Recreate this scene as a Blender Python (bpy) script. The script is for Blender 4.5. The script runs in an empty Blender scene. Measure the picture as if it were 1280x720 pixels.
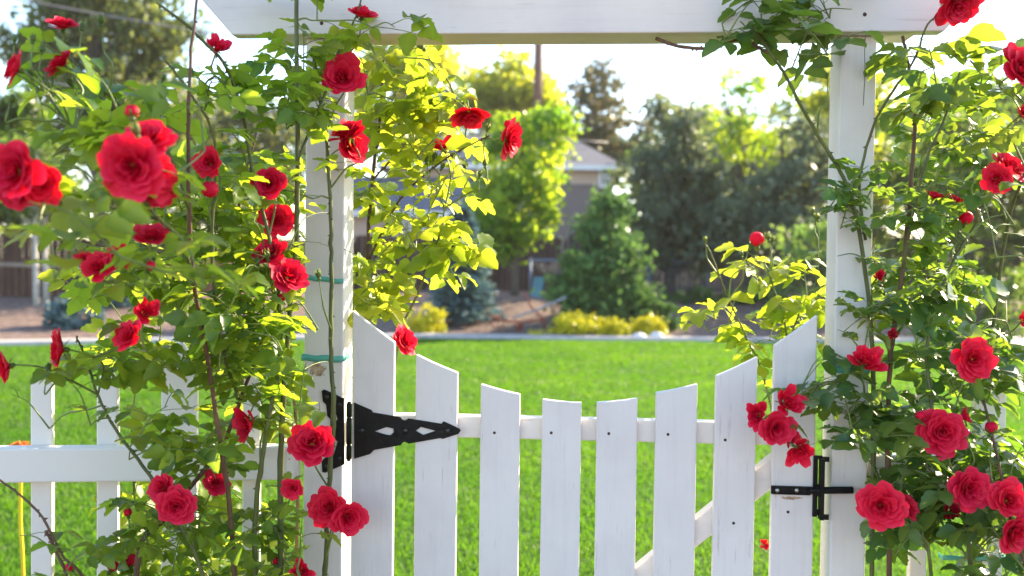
import bpy, math, random
import numpy as np
from mathutils import Vector, Matrix, noise

R = math.radians
rng = random.Random(7)
sc = bpy.context.scene
col = sc.collection

# ------------------------------------------------------------------ camera, sky, sun, exposure
F_PX = 1280 * 35.0 / 36.0
CAM = Vector((0.0, 0.0, 1.45))
CROT = Matrix.Rotation(R(90 - 1.61), 3, 'X') @ Matrix.Rotation(R(0.7), 3, 'Z')
cd = bpy.data.cameras.new('camera'); cam = bpy.data.objects.new('camera', cd); col.objects.link(cam)
cam.matrix_world = Matrix.Translation(CAM) @ CROT.to_4x4()
cd.lens = 35; cd.sensor_width = 36; cd.clip_start = 0.05; cd.clip_end = 3000
cd.dof.use_dof = True; cd.dof.focus_distance = 2.12; cd.dof.aperture_fstop = 3.1; cd.dof.aperture_blades = 0
sc.camera = cam

SUN_AZ, SUN_EL = 50.0, 28.0          # degrees right of the view axis, above the horizon
w = bpy.data.worlds.new('World'); sc.world = w; w.use_nodes = True
nt = w.node_tree; bg = nt.nodes['Background']
sky = nt.nodes.new('ShaderNodeTexSky'); sky.sky_type = 'NISHITA'; sky.sun_disc = False
sky.sun_elevation = R(SUN_EL); sky.sun_rotation = R(SUN_AZ); sky.dust_density = 0.4; sky.air_density = 1.0
nt.links.new(sky.outputs[0], bg.inputs[0]); bg.inputs[1].default_value = 0.135
sd = bpy.data.lights.new('sun', 'SUN'); sd.energy = 5.0; sd.angle = R(0.5); sd.color = (1.0, 0.83, 0.56)
so = bpy.data.objects.new('sun', sd); col.objects.link(so)
sdir = Vector((math.sin(R(SUN_AZ)) * math.cos(R(SUN_EL)), math.cos(R(SUN_AZ)) * math.cos(R(SUN_EL)), math.sin(R(SUN_EL))))
so.rotation_euler = sdir.to_track_quat('Z', 'Y').to_euler(); so.location = sdir * 60
sc.view_settings.view_transform = 'Standard'; sc.view_settings.look = 'None'
sc.view_settings.exposure = 1.9; sc.view_settings.gamma = 1.0; sc.view_settings.use_curve_mapping = False
sc.cycles.max_bounces = 7; sc.cycles.diffuse_bounces = 4; sc.cycles.glossy_bounces = 2
sc.cycles.transmission_bounces = 4; sc.cycles.transparent_max_bounces = 4
sc.cycles.caustics_reflective = False; sc.cycles.caustics_refractive = False

# ------------------------------------------------------------------ helpers
def ray(px, py):
    return CROT @ Vector(((px - 640) / F_PX, -(py - 360) / F_PX, -1.0))
def P(px, py, Y):
    d = ray(px, py); return CAM + d * (Y / d.y)
CRT = CROT.transposed()
def proj(p):
    q = CRT @ (p - CAM)
    return 640 + F_PX * q.x / -q.z, 360 - F_PX * q.y / -q.z
class Frame:
    """a vertical plane: u along it, w behind it, z up"""
    def __init__(s, x0, y0, ang):
        s.o = Vector((x0, y0, 0)); s.e = Vector((math.cos(ang), math.sin(ang), 0)); s.n = Vector((-math.sin(ang), math.cos(ang), 0)); s.ang = ang
    def uz(s, px, py, w=0.0):
        d = ray(px, py); t = ((s.o - CAM).dot(s.n) + w) / d.dot(s.n); p = CAM + d * t
        return (p - s.o).dot(s.e), p.z
    def world(s, u, w, z):
        return s.o + s.e * u + s.n * w + Vector((0, 0, z))

def tag(o, label=None, cat=None, group=None, kind=None):
    if label: o['label'] = label
    if cat: o['category'] = cat
    if group: o['group'] = group
    if kind: o['kind'] = kind
    return o
def empty(name, loc=(0, 0, 0), rz=0.0):
    o = bpy.data.objects.new(name, None); col.objects.link(o); o.location = loc; o.rotation_euler = (0, 0, rz)
    o.empty_display_size = 0.1
    return o
def link(name, me, mat=None, parent=None, loc=None):
    o = bpy.data.objects.new(name, me); col.objects.link(o)
    if mat is not None:
        for m in (mat if isinstance(mat, (list, tuple)) else [mat]):
            if m.name not in [x.name for x in me.materials if x]: me.materials.append(m)
    if parent is not None: o.parent = parent
    if loc is not None: o.location = loc
    return o
def np_mesh(name, V, F, tint=None, smooth=True):
    """V (N,3), F (M,k) all faces of one size"""
    me = bpy.data.meshes.new(name); V = np.asarray(V, np.float32); F = np.asarray(F, np.int32); M, k = F.shape
    me.vertices.add(len(V)); me.vertices.foreach_set('co', V.ravel())
    me.loops.add(M * k); me.loops.foreach_set('vertex_index', F.ravel())
    me.polygons.add(M); me.polygons.foreach_set('loop_start', np.arange(0, M * k, k, dtype=np.int32))
    if smooth: me.polygons.foreach_set('use_smooth', np.ones(M, bool))
    if tint is not None:
        a = me.attributes.new('tint', 'FLOAT', 'POINT'); a.data.foreach_set('value', np.asarray(tint, np.float32))
    me.update(calc_edges=True); me.validate()
    return me

class MB:
    def __init__(s): s.v = []; s.f = []; s.sm = []
    def add(s, vs, fs, smooth=False):
        b = len(s.v); s.v += [tuple(v) for v in vs]; s.f += [tuple(b + i for i in f) for f in fs]; s.sm += [smooth] * len(fs)
        return s
    def box(s, x0, x1, y0, y1, z0, z1):
        return s.add([(x0,y0,z0),(x1,y0,z0),(x1,y1,z0),(x0,y1,z0),(x0,y0,z1),(x1,y0,z1),(x1,y1,z1),(x0,y1,z1)],
                     [(0,3,2,1),(4,5,6,7),(0,1,5,4),(1,2,6,5),(2,3,7,6),(3,0,4,7)])
    def prism(s, poly, y0, y1):
        """poly in (x,z), counter-clockwise seen from the front (-y)"""
        n = len(poly); A = sum(poly[i][0]*poly[(i+1)%n][1]-poly[(i+1)%n][0]*poly[i][1] for i in range(n))
        if A < 0: poly = poly[::-1]
        vs = [(x,y0,z) for x,z in poly] + [(x,y1,z) for x,z in poly]
        fs = [tuple(range(n)), tuple(range(2*n-1, n-1, -1))] + [(i, i+n, (i+1)%n+n, (i+1)%n) for i in range(n)]
        return s.add(vs, fs)
    def tube(s, pts, rad, seg=8, cap=True):
        pts = [Vector(p) for p in pts]; n = len(pts)
        if not hasattr(rad, '__len__'): rad = [rad]*n
        vs = []; fs = []; up = None
        for i, p in enumerate(pts):
            t = (pts[min(i+1,n-1)] - pts[max(i-1,0)])
            if t.length < 1e-9: t = Vector((0,0,1))
            t.normalize()
            if up is None: up = t.orthogonal().normalized()
            else:
                up = up - t*up.dot(t)
                up = up.normalized() if up.length > 1e-6 else t.orthogonal().normalized()
            b = t.cross(up)
            for k in range(seg):
                a = 2*math.pi*k/seg; vs.append(p + (up*math.cos(a) + b*math.sin(a))*rad[i])
        for i in range(n-1):
            for k in range(seg):
                k2 = (k+1) % seg; fs.append((i*seg+k, i*seg+k2, (i+1)*seg+k2, (i+1)*seg+k))
        if cap: fs.append(tuple(range(seg-1,-1,-1))); fs.append(tuple((n-1)*seg+k for k in range(seg)))
        return s.add(vs, fs, True)
    def lathe(s, c, prof, seg=12, axis='z'):
        """prof list of (r, h) along axis"""
        c = Vector(c); vs = []; fs = []; n = len(prof)
        for r, h in prof:
            for k in range(seg):
                a = 2*math.pi*k/seg; x, y = r*math.cos(a), r*math.sin(a)
                vs.append(c + (Vector((x,y,h)) if axis=='z' else Vector((x,-h,y)) if axis=='-y' else Vector((h,x,y))))
        for i in range(n-1):
            for k in range(seg):
                k2=(k+1)%seg; fs.append((i*seg+k,i*seg+k2,(i+1)*seg+k2,(i+1)*seg+k))
        fs.append(tuple(range(seg-1,-1,-1))); fs.append(tuple((n-1)*seg+k for k in range(seg)))
        return s.add(vs, fs, True)
    def build(s, name, mat, parent=None, bevel=0.0, loc=None):
        me = bpy.data.meshes.new(name); me.from_pydata(s.v, [], s.f)
        me.polygons.foreach_set('use_smooth', s.sm); me.update()
        o = link(name, me, mat, parent, loc)
        if bevel:
            m = o.modifiers.new('bevel', 'BEVEL'); m.width = bevel; m.segments = 2; m.limit_method = 'ANGLE'; m.angle_limit = R(40)
        return o
def spline(pts, n=6):
    pts = [Vector(p) for p in pts]
    if len(pts) < 3:
        return [pts[0].lerp(pts[-1], i/n) for i in range(n+1)]
    out = []; q = [pts[0]*2-pts[1]] + pts + [pts[-1]*2-pts[-2]]
    for i in range(1, len(q)-2):
        a, b, c, d = q[i-1], q[i], q[i+1], q[i+2]
        for k in range(n):
            t = k/n
            out.append(0.5*((2*b) + (c-a)*t + (2*a-5*b+4*c-d)*t*t + (3*b-a-3*c+d)*t**3))
    out.append(pts[-1]); return out
def inpoly(x, y, poly):
    c = False; n = len(poly); j = n-1
    for i in range(n):
        xi, yi = poly[i]; xj, yj = poly[j]
        if (yi > y) != (yj > y) and x < (xj-xi)*(y-yi)/(yj-yi)+xi: c = not c
        j = i
    return c
def plate(name, outer, holes, y0, y1, mat, parent, bev=0.0008):
    """flat plate in the x-z plane with real holes"""
    cu = bpy.data.curves.new(name, 'CURVE'); cu.dimensions = '2D'; cu.fill_mode = 'BOTH'; cu.extrude = (y1-y0)/2 - bev; cu.bevel_depth = bev; cu.bevel_resolution = 1
    cu.offset = -bev
    for pl in [outer] + holes:
        sp = cu.splines.new('POLY'); sp.points.add(len(pl)-1); sp.use_cyclic_u = True
        for i, (x, z) in enumerate(pl): sp.points[i].co = (x, z, 0, 1)
    t = bpy.data.objects.new(name, cu); col.objects.link(t)
    dg = bpy.context.evaluated_depsgraph_get()
    me = bpy.data.meshes.new_from_object(t.evaluated_get(dg)); bpy.data.objects.remove(t); bpy.data.curves.remove(cu)
    me.transform(Matrix.Translation((0, (y0+y1)/2, 0)) @ Matrix.Rotation(R(90), 4, 'X'))
    me.materials.clear(); me.name = name
    return link(name, me, mat, parent)

# ------------------------------------------------------------------ materials
def mat(name):
    m = bpy.data.materials.new(name); m.use_nodes = True
    n = m.node_tree.nodes; b = n['Principled BSDF']; return m, n, m.node_tree.links, b
def ramp(n, l, src, stops):
    r = n.new('ShaderNodeValToRGB'); e = r.color_ramp.elements
    e[0].position, e[0].color = stops[0][0], (*stops[0][1], 1); e[1].position, e[1].color = stops[-1][0], (*stops[-1][1], 1)
    for p, c in stops[1:-1]:
        x = e.new(p); x.color = (*c, 1)
    l.new(src, r.inputs[0]); return r.outputs[0]
def noise_n(n, l, scale, detail=4, rough=0.55, vec=None, stretch=None):
    t = n.new('ShaderNodeTexNoise'); t.inputs['Scale'].default_value = scale; t.inputs['Detail'].default_value = detail; t.inputs['Roughness'].default_value = rough
    if vec is None:
        vec = n.new('ShaderNodeTexCoord').outputs['Object']
    if stretch:
        mp = n.new('ShaderNodeMapping'); mp.inputs['Scale'].default_value = stretch; l.new(vec, mp.inputs[0]); vec = mp.outputs[0]
    l.new(vec, t.inputs['Vector']); return t.outputs['Fac']
def mixc(n, l, fac, a, b, mode='MIX'):
    x = n.new('ShaderNodeMix'); x.data_type = 'RGBA'; x.blend_type = mode
    for s, v in ((0, fac), (6, a), (7, b)):
        if hasattr(v, 'is_output') or hasattr(v, 'links'): l.new(v, x.inputs[s])
        elif s == 0: x.inputs[0].default_value = v
        else: x.inputs[s].default_value = (*v, 1)
    return x.outputs[2]
def bump(n, l, h, b, strength=0.3, dist=0.01):
    x = n.new('ShaderNodeBump'); x.inputs['Strength'].default_value = strength; x.inputs['Distance'].default_value = dist
    l.new(h, x.inputs['Height']); l.new(x.outputs[0], b.inputs['Normal'])
def simple(name, c, rough=0.6, metal=0.0, var=0.25, scale=8.0, bmp=0.0, stretch=None, spec=0.5):
    m, n, l, b = mat(name)
    f = noise_n(n, l, scale, 5, 0.6, None, stretch)
    lo = tuple(x*(1-var) for x in c); hi = tuple(min(1, x*(1+var)) for x in c)
    l.new(ramp(n, l, f, [(0.3, lo), (0.7, hi)]), b.inputs['Base Color'])
    b.inputs['Roughness'].default_value = rough; b.inputs['Metallic'].default_value = metal; b.inputs['Specular IOR Level'].default_value = spec
    if bmp: bump(n, l, f, b, bmp, 0.02)
    return m
def leafmat(name, dark, mid, trans_a, trans_b, rough=0.42, tfac=0.42, back=None, spec=0.45, veins=False):
    m, n, l, b = mat(name)
    at = n.new('ShaderNodeAttribute'); at.attribute_name = 'tint'; f = at.outputs['Fac']
    c = ramp(n, l, f, [(0.0, dark), (1.0, mid)])
    if back:
        g = n.new('ShaderNodeNewGeometry'); c = mixc(n, l, g.outputs['Backfacing'], c, back)
    nf = noise_n(n, l, 45.0, 3, 0.6)
    c = mixc(n, l, 0.35, c, ramp(n, l, nf, [(0.3, (0.55, 0.55, 0.55)), (0.7, (1.15, 1.15, 1.15))]), 'MULTIPLY')
    l.new(c, b.inputs['Base Color']); b.inputs['Roughness'].default_value = rough; b.inputs['Specular IOR Level'].default_value = spec
    t = n.new('ShaderNodeBsdfTranslucent'); l.new(ramp(n, l, f, [(0.0, trans_a), (1.0, trans_b)]), t.inputs[0])
    mx = n.new('ShaderNodeMixShader'); mx.inputs[0].default_value = tfac
    l.new(b.outputs[0], mx.inputs[1]); l.new(t.outputs[0], mx.inputs[2])
    l.new(mx.outputs[0], n['Material Output'].inputs[0])
    return m

def paint(name, base, wear=1.0, grain=(70, 70, 4.0), chip=None):
    """old brushed white paint over wood, grain along local z"""
    m, n, l, b = mat(name)
    tc = n.new('ShaderNodeTexCoord'); v = tc.outputs['Object']
    oi = n.new('ShaderNodeObjectInfo'); vm = n.new('ShaderNodeVectorMath'); vm.operation = 'ADD'
    mul = n.new('ShaderNodeMath'); mul.operation = 'MULTIPLY'; mul.inputs[1].default_value = 37.0; l.new(oi.outputs['Random'], mul.inputs[0])
    l.new(v, vm.inputs[0]); l.new(mul.outputs[0], vm.inputs[1]); vv = vm.outputs[0]
    g = noise_n(n, l, 1.0, 6, 0.65, vv, grain)
    blotch = noise_n(n, l, 5.0, 4, 0.6, vv)
    c = mixc(n, l, 0.9, base, ramp(n, l, g, [(0.25, (0.91, 0.91, 0.92)), (0.5, (1, 1, 1)), (0.8, (0.97, 0.965, 0.955))]), 'MULTIPLY')
    c = mixc(n, l, 0.8, c, ramp(n, l, blotch, [(0.3, (0.86, 0.85, 0.85)), (0.6, (1, 1, 1))]), 'MULTIPLY')
    # thin grey scratches and flaked spots
    s1 = noise_n(n, l, 1.0, 8, 0.75, vv, tuple(x*1.7 for x in grain))
    s2 = noise_n(n, l, 9.0, 3, 0.5, vv)
    a = ramp(n, l, s1, [(0.585, (0, 0, 0)), (0.64, (1, 1, 1))]); d = ramp(n, l, s2, [(0.50, (0, 0, 0)), (0.60, (1, 1, 1))])
    k = mixc(n, l, 1.0, a, d, 'MULTIPLY')
    kk = n.new('ShaderNodeMath'); kk.operation = 'MULTIPLY'; kk.inputs[1].default_value = 0.40*wear; l.new(k, kk.inputs[0])
    c = mixc(n, l, kk.outputs[0], c, (0.30, 0.24, 0.20))
    if chip:
        for (cx, cz, rx, rz) in chip:
            sub = n.new('ShaderNodeVectorMath'); sub.operation = 'SUBTRACT'; sub.inputs[1].default_value = (cx, 0, cz); l.new(v, sub.inputs[0])
            sl = n.new('ShaderNodeVectorMath'); sl.operation = 'MULTIPLY'; sl.inputs[1].default_value = (1/rx, 0, 1/rz); l.new(sub.outputs[0], sl.inputs[0])
            ln = n.new('ShaderNodeVectorMath'); ln.operation = 'LENGTH'; l.new(sl.outputs[0], ln.inputs[0])
            jn = noise_n(n, l, 90.0, 4, 0.7, v)
            ad = n.new('ShaderNodeMath'); ad.operation = 'MULTIPLY_ADD'; ad.inputs[1].default_value = 1.6; l.new(jn, ad.inputs[0]); l.new(ln.outputs['Value'], ad.inputs[2])
            fac = ramp(n, l, ad.outputs[0], [(1.30, (1, 1, 1)), (1.42, (0, 0, 0))]) if False else None
            mr = n.new('ShaderNodeMapRange'); mr.inputs[1].default_value = 1.45; mr.inputs[2].default_value = 1.6; mr.inputs[3].default_value = 1; mr.inputs[4].default_value = 0
            l.new(ad.outputs[0], mr.inputs[0])
            c = mixc(n, l, mr.outputs[0], c, ramp(n, l, jn, [(0.35, (0.25, 0.15, 0.08)), (0.65, (0.62, 0.48, 0.34))]))
    l.new(c, b.inputs['Base Color']); b.inputs['Roughness'].default_value = 0.55; b.inputs['Specular IOR Level'].default_value = 0.4
    bump(n, l, g, b, 0.12, 0.0015)
    return m

M = {}
M['white'] = paint('old_white_paint', (0.745, 0.705, 0.695))
M['white_post'] = paint('post_white_paint', (0.745, 0.705, 0.675), 0.8)
M['white_beam'] = paint('beam_white_paint', (0.72, 0.68, 0.67), 0.8, (4.0, 70, 70))
M['vinyl'] = simple('smooth_white_fence', (0.76, 0.715, 0.68), 0.38, 0, 0.03, 3.0)
M['black'] = simple('black_coated_iron', (0.006, 0.0055, 0.006), 0.5, 0.0, 0.5, 60.0, 0.15, None, 0.22)
M['bolt'] = simple('dark_bolt', (0.05, 0.05, 0.055), 0.35, 0.8, 0.2, 50)
M['zinc'] = simple('zinc_screw', (0.45, 0.46, 0.47), 0.35, 0.9, 0.1, 50)
M['rust'] = simple('rusty_nail', (0.07, 0.035, 0.025), 0.7, 0.3, 0.4, 80)
M['tie'] = simple('teal_tie_tape', (0.10, 0.40, 0.34), 0.45, 0, 0.12, 30)
M['cane_green'] = simple('green_cane', (0.085, 0.10, 0.022), 0.5, 0, 0.45, 30, 0.15, (1, 1, 0.3))
M['cane_brown'] = simple('brown_cane', (0.11, 0.055, 0.028), 0.65, 0, 0.5, 40, 0.2, (1, 1, 0.3))
M['stem'] = simple('young_stem', (0.14, 0.19, 0.04), 0.45, 0, 0.35, 20)
M['bark'] = simple('grey_bark', (0.12, 0.09, 0.075), 0.85, 0, 0.5, 14, 0.5, (1, 1, 0.2))
M['bark_dark'] = simple('dark_bark', (0.06, 0.045, 0.04), 0.85, 0, 0.5, 14, 0.5, (1, 1, 0.2))
M['bark_pale'] = simple('pale_aspen_bark', (0.46, 0.43, 0.38), 0.7, 0, 0.3, 6, 0.2, (1, 1, 3))
M['leaf'] = leafmat('rose_leaf', (0.022, 0.078, 0.022), (0.085, 0.165, 0.030), (0.32, 0.56, 0.02), (0.70, 0.80, 0.04), back=(0.10, 0.18, 0.06), tfac=0.52, rough=0.36)
M['leaf_d'] = leafmat('shaded_rose_leaf', (0.020, 0.070, 0.024), (0.070, 0.145, 0.034), (0.22, 0.46, 0.03), (0.56, 0.70, 0.05), back=(0.08, 0.155, 0.065), tfac=0.36, rough=0.36)  # darker, cooler copy of the rose leaf; shade put into its colour
M['leaf_y'] = leafmat('backlit_rose_leaf', (0.035, 0.09, 0.016), (0.085, 0.14, 0.02), (0.44, 0.62, 0.02), (0.74, 0.78, 0.05), back=(0.12, 0.17, 0.05), tfac=0.58)  # yellower copy of the rose leaf; backlight put into its colour
def redmat():
    m, n, l, b = mat('red_petal')
    oi = n.new('ShaderNodeObjectInfo')
    at = n.new('ShaderNodeAttribute'); at.attribute_name = 'tint'
    c = ramp(n, l, at.outputs['Fac'], [(0.0, (0.24, 0.000, 0.008)), (0.5, (0.70, 0.004, 0.046)), (1.0, (0.88, 0.040, 0.105))])  # recess shade and edge highlights put into the petal colour
    c = mixc(n, l, 0.5, c, ramp(n, l, oi.outputs['Random'], [(0, (0.85, 0.8, 1.0)), (1, (1.15, 1.0, 0.75))]), 'MULTIPLY')
    l.new(c, b.inputs['Base Color']); b.inputs['Roughness'].default_value = 0.55; b.inputs['Specular IOR Level'].default_value = 0.14
    t = n.new('ShaderNodeBsdfTranslucent'); t.inputs[0].default_value = (0.80, 0.006, 0.020, 1)
    mx = n.new('ShaderNodeMixShader'); mx.inputs[0].default_value = 0.27
    l.new(b.outputs[0], mx.inputs[1]); l.new(t.outputs[0], mx.inputs[2]); l.new(mx.outputs[0], n['Material Output'].inputs[0])
    return m
M['petal'] = redmat()
M['sepal'] = leafmat('rose_sepal', (0.06, 0.11, 0.03), (0.10, 0.16, 0.04), (0.4, 0.5, 0.05), (0.5, 0.55, 0.08), tfac=0.35)

# ------------------------------------------------------------------ ground, lawn, beds
def Yb(x):
    return 18.0 + min(0.0, (x + 2.0)) * 0.42 + max(0.0, x - 6) * 0.25
def sstep(t):
    t = max(0.0, min(1.0, t)); return t*t*(3-2*t)
def hgt(x, y):
    d = y - Yb(x)
    if d <= 0: return 0.0
    h = 0.55*sstep(d/11.0)
    h += 0.45*math.exp(-(((x-0.2)/1.35)**2 + ((y-22.3)/1.8)**2))*sstep(d/2.0)
    return h
def ground_grid(name, xs, ys, fn, m, kind='structure'):
    V = [(x, y, fn(x, y)) for y in ys for x in xs]; nx = len(xs)
    Fc = [(j*nx+i, j*nx+i+1, (j+1)*nx+i+1, (j+1)*nx+i) for j in range(len(ys)-1) for i in range(nx-1)]
    o = link(name, np_mesh(name, V, Fc), m); o['kind'] = kind; return o
def mulchmat():
    m, n, l, b = mat('bark_mulch')
    f = noise_n(n, l, 9.0, 6, 0.7); f2 = noise_n(n, l, 0.6, 3)
    c = ramp(n, l, f, [(0.30, (0.07, 0.045, 0.036)), (0.5, (0.19, 0.135, 0.115)), (0.72, (0.36, 0.28, 0.245))])
    c = mixc(n, l, 0.5, c, ramp(n, l, f2, [(0.35, (0.75, 0.7, 0.68)), (0.65, (1.15, 1.1, 1.1))]), 'MULTIPLY')
    l.new(c, b.inputs['Base Color']); b.inputs['Roughness'].default_value = 0.9; b.inputs['Specular IOR Level'].default_value = 0.2
    bump(n, l, f, b, 0.9, 0.06); return m
xs = [-160, -120, -60, -36] + [-28 + i*0.5 for i in range(113)] + [36, 60, 120, 160]
ys = [-40, -20, -6, 0, 4, 8, 10] + [11 + i*0.4 for i in range(56)] + [35, 38, 42, 50, 60, 90, 160, 220]
ground_grid('ground', xs, ys, hgt, mulchmat())
def lawnmat():
    m, n, l, b = mat('lawn_turf')
    f = noise_n(n, l, 14.0, 5, 0.7); f2 = noise_n(n, l, 0.7, 3)
    c = ramp(n, l, f, [(0.3, (0.026, 0.075, 0.005)), (0.7, (0.075, 0.16, 0.010))])
    c = mixc(n, l, 0.6, c, ramp(n, l, f2, [(0.35, (0.75, 0.8, 0.7)), (0.65, (1.15, 1.1, 1.0))]), 'MULTIPLY')
    l.new(c, b.inputs['Base Color']); b.inputs['Roughness'].default_value = 0.8; b.inputs['Specular IOR Level'].default_value = 0.2
    bump(n, l, f, b, 0.8, 0.04); return m
lx = [-26 + i*0.5 for i in range(105)]
V = []; nyl = 12
for j in range(nyl):
    for x in lx: V.append((x, 2.55 + (Yb(x) - 2.55)*j/(nyl-1), 0.004))
Fc = [(j*len(lx)+i, j*len(lx)+i+1, (j+1)*len(lx)+i+1, (j+1)*len(lx)+i) for j in range(nyl-1) for i in range(len(lx)-1)]
lawn = link('lawn', np_mesh('lawn', V, Fc), lawnmat()); lawn['kind'] = 'structure'
# concrete mowing strip along the lawn's far edge
V = []; Fc = []
for i, x in enumerate(lx):
    y = Yb(x)
    for dy, z in ((0, 0.0), (0.01, 0.065), (0.48, 0.075), (0.50, 0.0)): V.append((x, y+dy, z))
    if i: Fc += [((i-1)*4+k, i*4+k, i*4+k+1, (i-1)*4+k+1) for k in range(3)]
ed = link('lawn_edging', np_mesh('lawn_edging', V, Fc, smooth=False), simple('pale_concrete', (0.40, 0.37, 0.36), 0.8, 0, 0.15, 6, 0.2)); ed['kind'] = 'structure'
# grass blades
def grass():
    r = np.random.default_rng(3); N = 430000
    Y = 2.65 + (18.3-2.65)*r.random(N*2)**1.6
    half = 0.56*Y + 1.6; X = (r.random(N*2)*2-1)*half
    yb = 18.0 + np.minimum(0, X+2)*0.42 + np.maximum(0, X-6)*0.25
    k = Y < yb-0.02; X = X[k][:N]; Y = Y[k][:N]; n = len(X)
    pat = np.array([noise.noise((float(a)*0.9, float(b)*0.9, 3.0)) for a, b in zip(X, Y)])
    fine = np.array([noise.noise((float(a)*5, float(b)*5, 9.0)) for a, b in zip(X, Y)])
    stripe = np.sin(Y*2*math.pi/1.15 + 0.4*X*0.3)
    h = (0.026 + 0.012*r.random(n) + 0.004*fine + 0.004*pat) * (1 + 0.01*Y)
    wd = 0.0011*(1 + Y/3.0)
    a = r.random(n)*2*math.pi; lean = 0.35 + 0.5*r.random(n); la = r.random(n)*2*math.pi
    lx_ = np.cos(la)*lean*h; ly_ = np.sin(la)*lean*h + stripe*0.25*h
    dx = np.cos(a)*wd; dy = np.sin(a)*wd; z0 = np.zeros(n)
    b0 = np.stack([X-dx, Y-dy, z0], 1); b1 = np.stack([X+dx, Y+dy, z0], 1)
    m0 = np.stack([X-dx*.8+lx_*.4, Y-dy*.8+ly_*.4, h*.6], 1); m1 = np.stack([X+dx*.8+lx_*.4, Y+dy*.8+ly_*.4, h*.6], 1)
    tp = np.stack([X+lx_, Y+ly_, h], 1)
    V = np.stack([b0, b1, m0, m1, tp], 1).reshape(-1, 3); i = np.arange(n)*5
    Fc = np.concatenate([np.stack([i, i+1, i+3], 1), np.stack([i, i+3, i+2], 1), np.stack([i+2, i+3, i+4], 1)])
    t = np.clip(0.42 + 0.10*r.standard_normal(n) + 0.42*pat + 0.08*fine + 0.12*stripe, 0, 1)
    o = link('grass', np_mesh('grass', V, Fc, np.repeat(t, 5)), leafmat('grass_blade', (0.026, 0.075, 0.006), (0.075, 0.155, 0.010), (0.10, 0.30, 0.008), (0.24, 0.46, 0.016), tfac=0.5, rough=0.5, spec=0.3))
    tag(o, 'short bright green lawn grass beyond the white gate', 'grass', kind='stuff')
grass()

# ------------------------------------------------------------------ trees
LR = np.random.default_rng(11)
def kites(C, D, N_, L, Wd):
    """leaf faces: centres C, axis D, side vectors N_, lengths and widths"""
    L = np.asarray(L)[:, None]; Wd = np.asarray(Wd)[:, None]
    a = C - D*L*.5; b = C + N_*Wd*.5 + D*L*0.05; c = C + D*L*.5; d = C - N_*Wd*.5 + D*L*0.05
    n = len(C); V = np.stack([a, b, c, d], 1).reshape(-1, 3); i = np.arange(n)*4
    return V, np.stack([i, i+1, i+2, i+3], 1)
def unit(a): return a/np.maximum(np.linalg.norm(a, axis=1, keepdims=True), 1e-9)
def leafcloud(C, size, r, tint, aspect=0.62, flat=0.35):
    n = len(C); D = unit(r.standard_normal((n, 3))); Q = r.standard_normal((n, 3)); Q[:, 2] *= (1-flat)
    S = unit(np.cross(D, Q)); L = size*(0.7 + 0.6*r.random(n))
    V, Fc = kites(C, D, S, L, L*aspect)
    return V, Fc, np.repeat(np.clip(tint, 0, 1), 4)
def tree(name, base, top, blobs, nleaf, size, lm, bm, label, cat='tree', group=None, seed=0, trunk_r=0.12, clump=0.32, nclump=None, lean=(0, 0), limbs=True, shell=0.5):
    """blobs: crown ellipsoids (dx, dy, z, rx, ry, rz) relative to base; leaves sit in clumps at limb ends"""
    r = np.random.default_rng(100+seed); root = empty(name, base)
    vol = np.array([b[3]*b[4]*b[5] for b in blobs]); vol = vol**0.75; vol /= vol.sum()
    ncl = nclump or max(20, nleaf//70)
    cl = []
    for b, f in zip(blobs, vol):
        m = max(4, int(round(ncl*f))); d = unit(r.standard_normal((m, 3))); rad = (shell + (1-shell)*r.random((m, 1)))**0.8*(0.82+0.3*r.random((m, 1)))
        cl.append(np.array(b[:3]) + d*rad*np.array(b[3:]))
    cl = np.concatenate(cl); m = len(cl)
    w_ = r.random(m)**1.3 + 0.25; idx = r.choice(m, nleaf, p=w_/w_.sum())
    sz = clump*(0.6 + 0.8*r.random(m))
    C = cl[idx] + r.standard_normal((nleaf, 3))*sz[idx][:, None]*np.array([0.62, 0.62, 0.42])
    tc = 0.5 + 0.28*r.standard_normal(m); t = tc[idx] + 0.15*r.standard_normal(nleaf)
    V, Fc, tt = leafcloud(C, size, r, t)
    mb = MB(); H = max(b[2]+0.4*b[5] for b in blobs)
    tr = [Vector((lean[0]*(s**1.5) + 0.05*H*0.1*math.sin(5*s+seed), lean[1]*s, H*s - (0.3 if s == 0 else 0))) for s in [0, .15, .3, .45, .6, .75, .9, 1]]
    mb.tube(tr, [trunk_r*(1.25 - 1.1*(i/7)) for i in range(8)], 8)
    if limbs:
        for k in r.choice(m, min(m, 46), replace=False):
            e = Vector(cl[k]); s = max(0.12, min(0.92, (e.z/H)*0.8 - 0.12)); j = s*7; i0 = int(j); p0 = tr[i0].lerp(tr[min(7, i0+1)], j-i0)
            mid = p0.lerp(e, 0.5) + Vector((0, 0, 0.08*(e-p0).length)); rr = trunk_r*(0.38 - 0.2*s)
            mb.tube(spline([p0, mid, e], 3), [rr*(1 - 0.8*q/6) for q in range(7)], 5, False)
    mb.build('trunk', bm, root)
    link('crown', np_mesh('crown', V, Fc, tt, smooth=False), lm, root)
    tag(root, label, cat, group); return root
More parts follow.
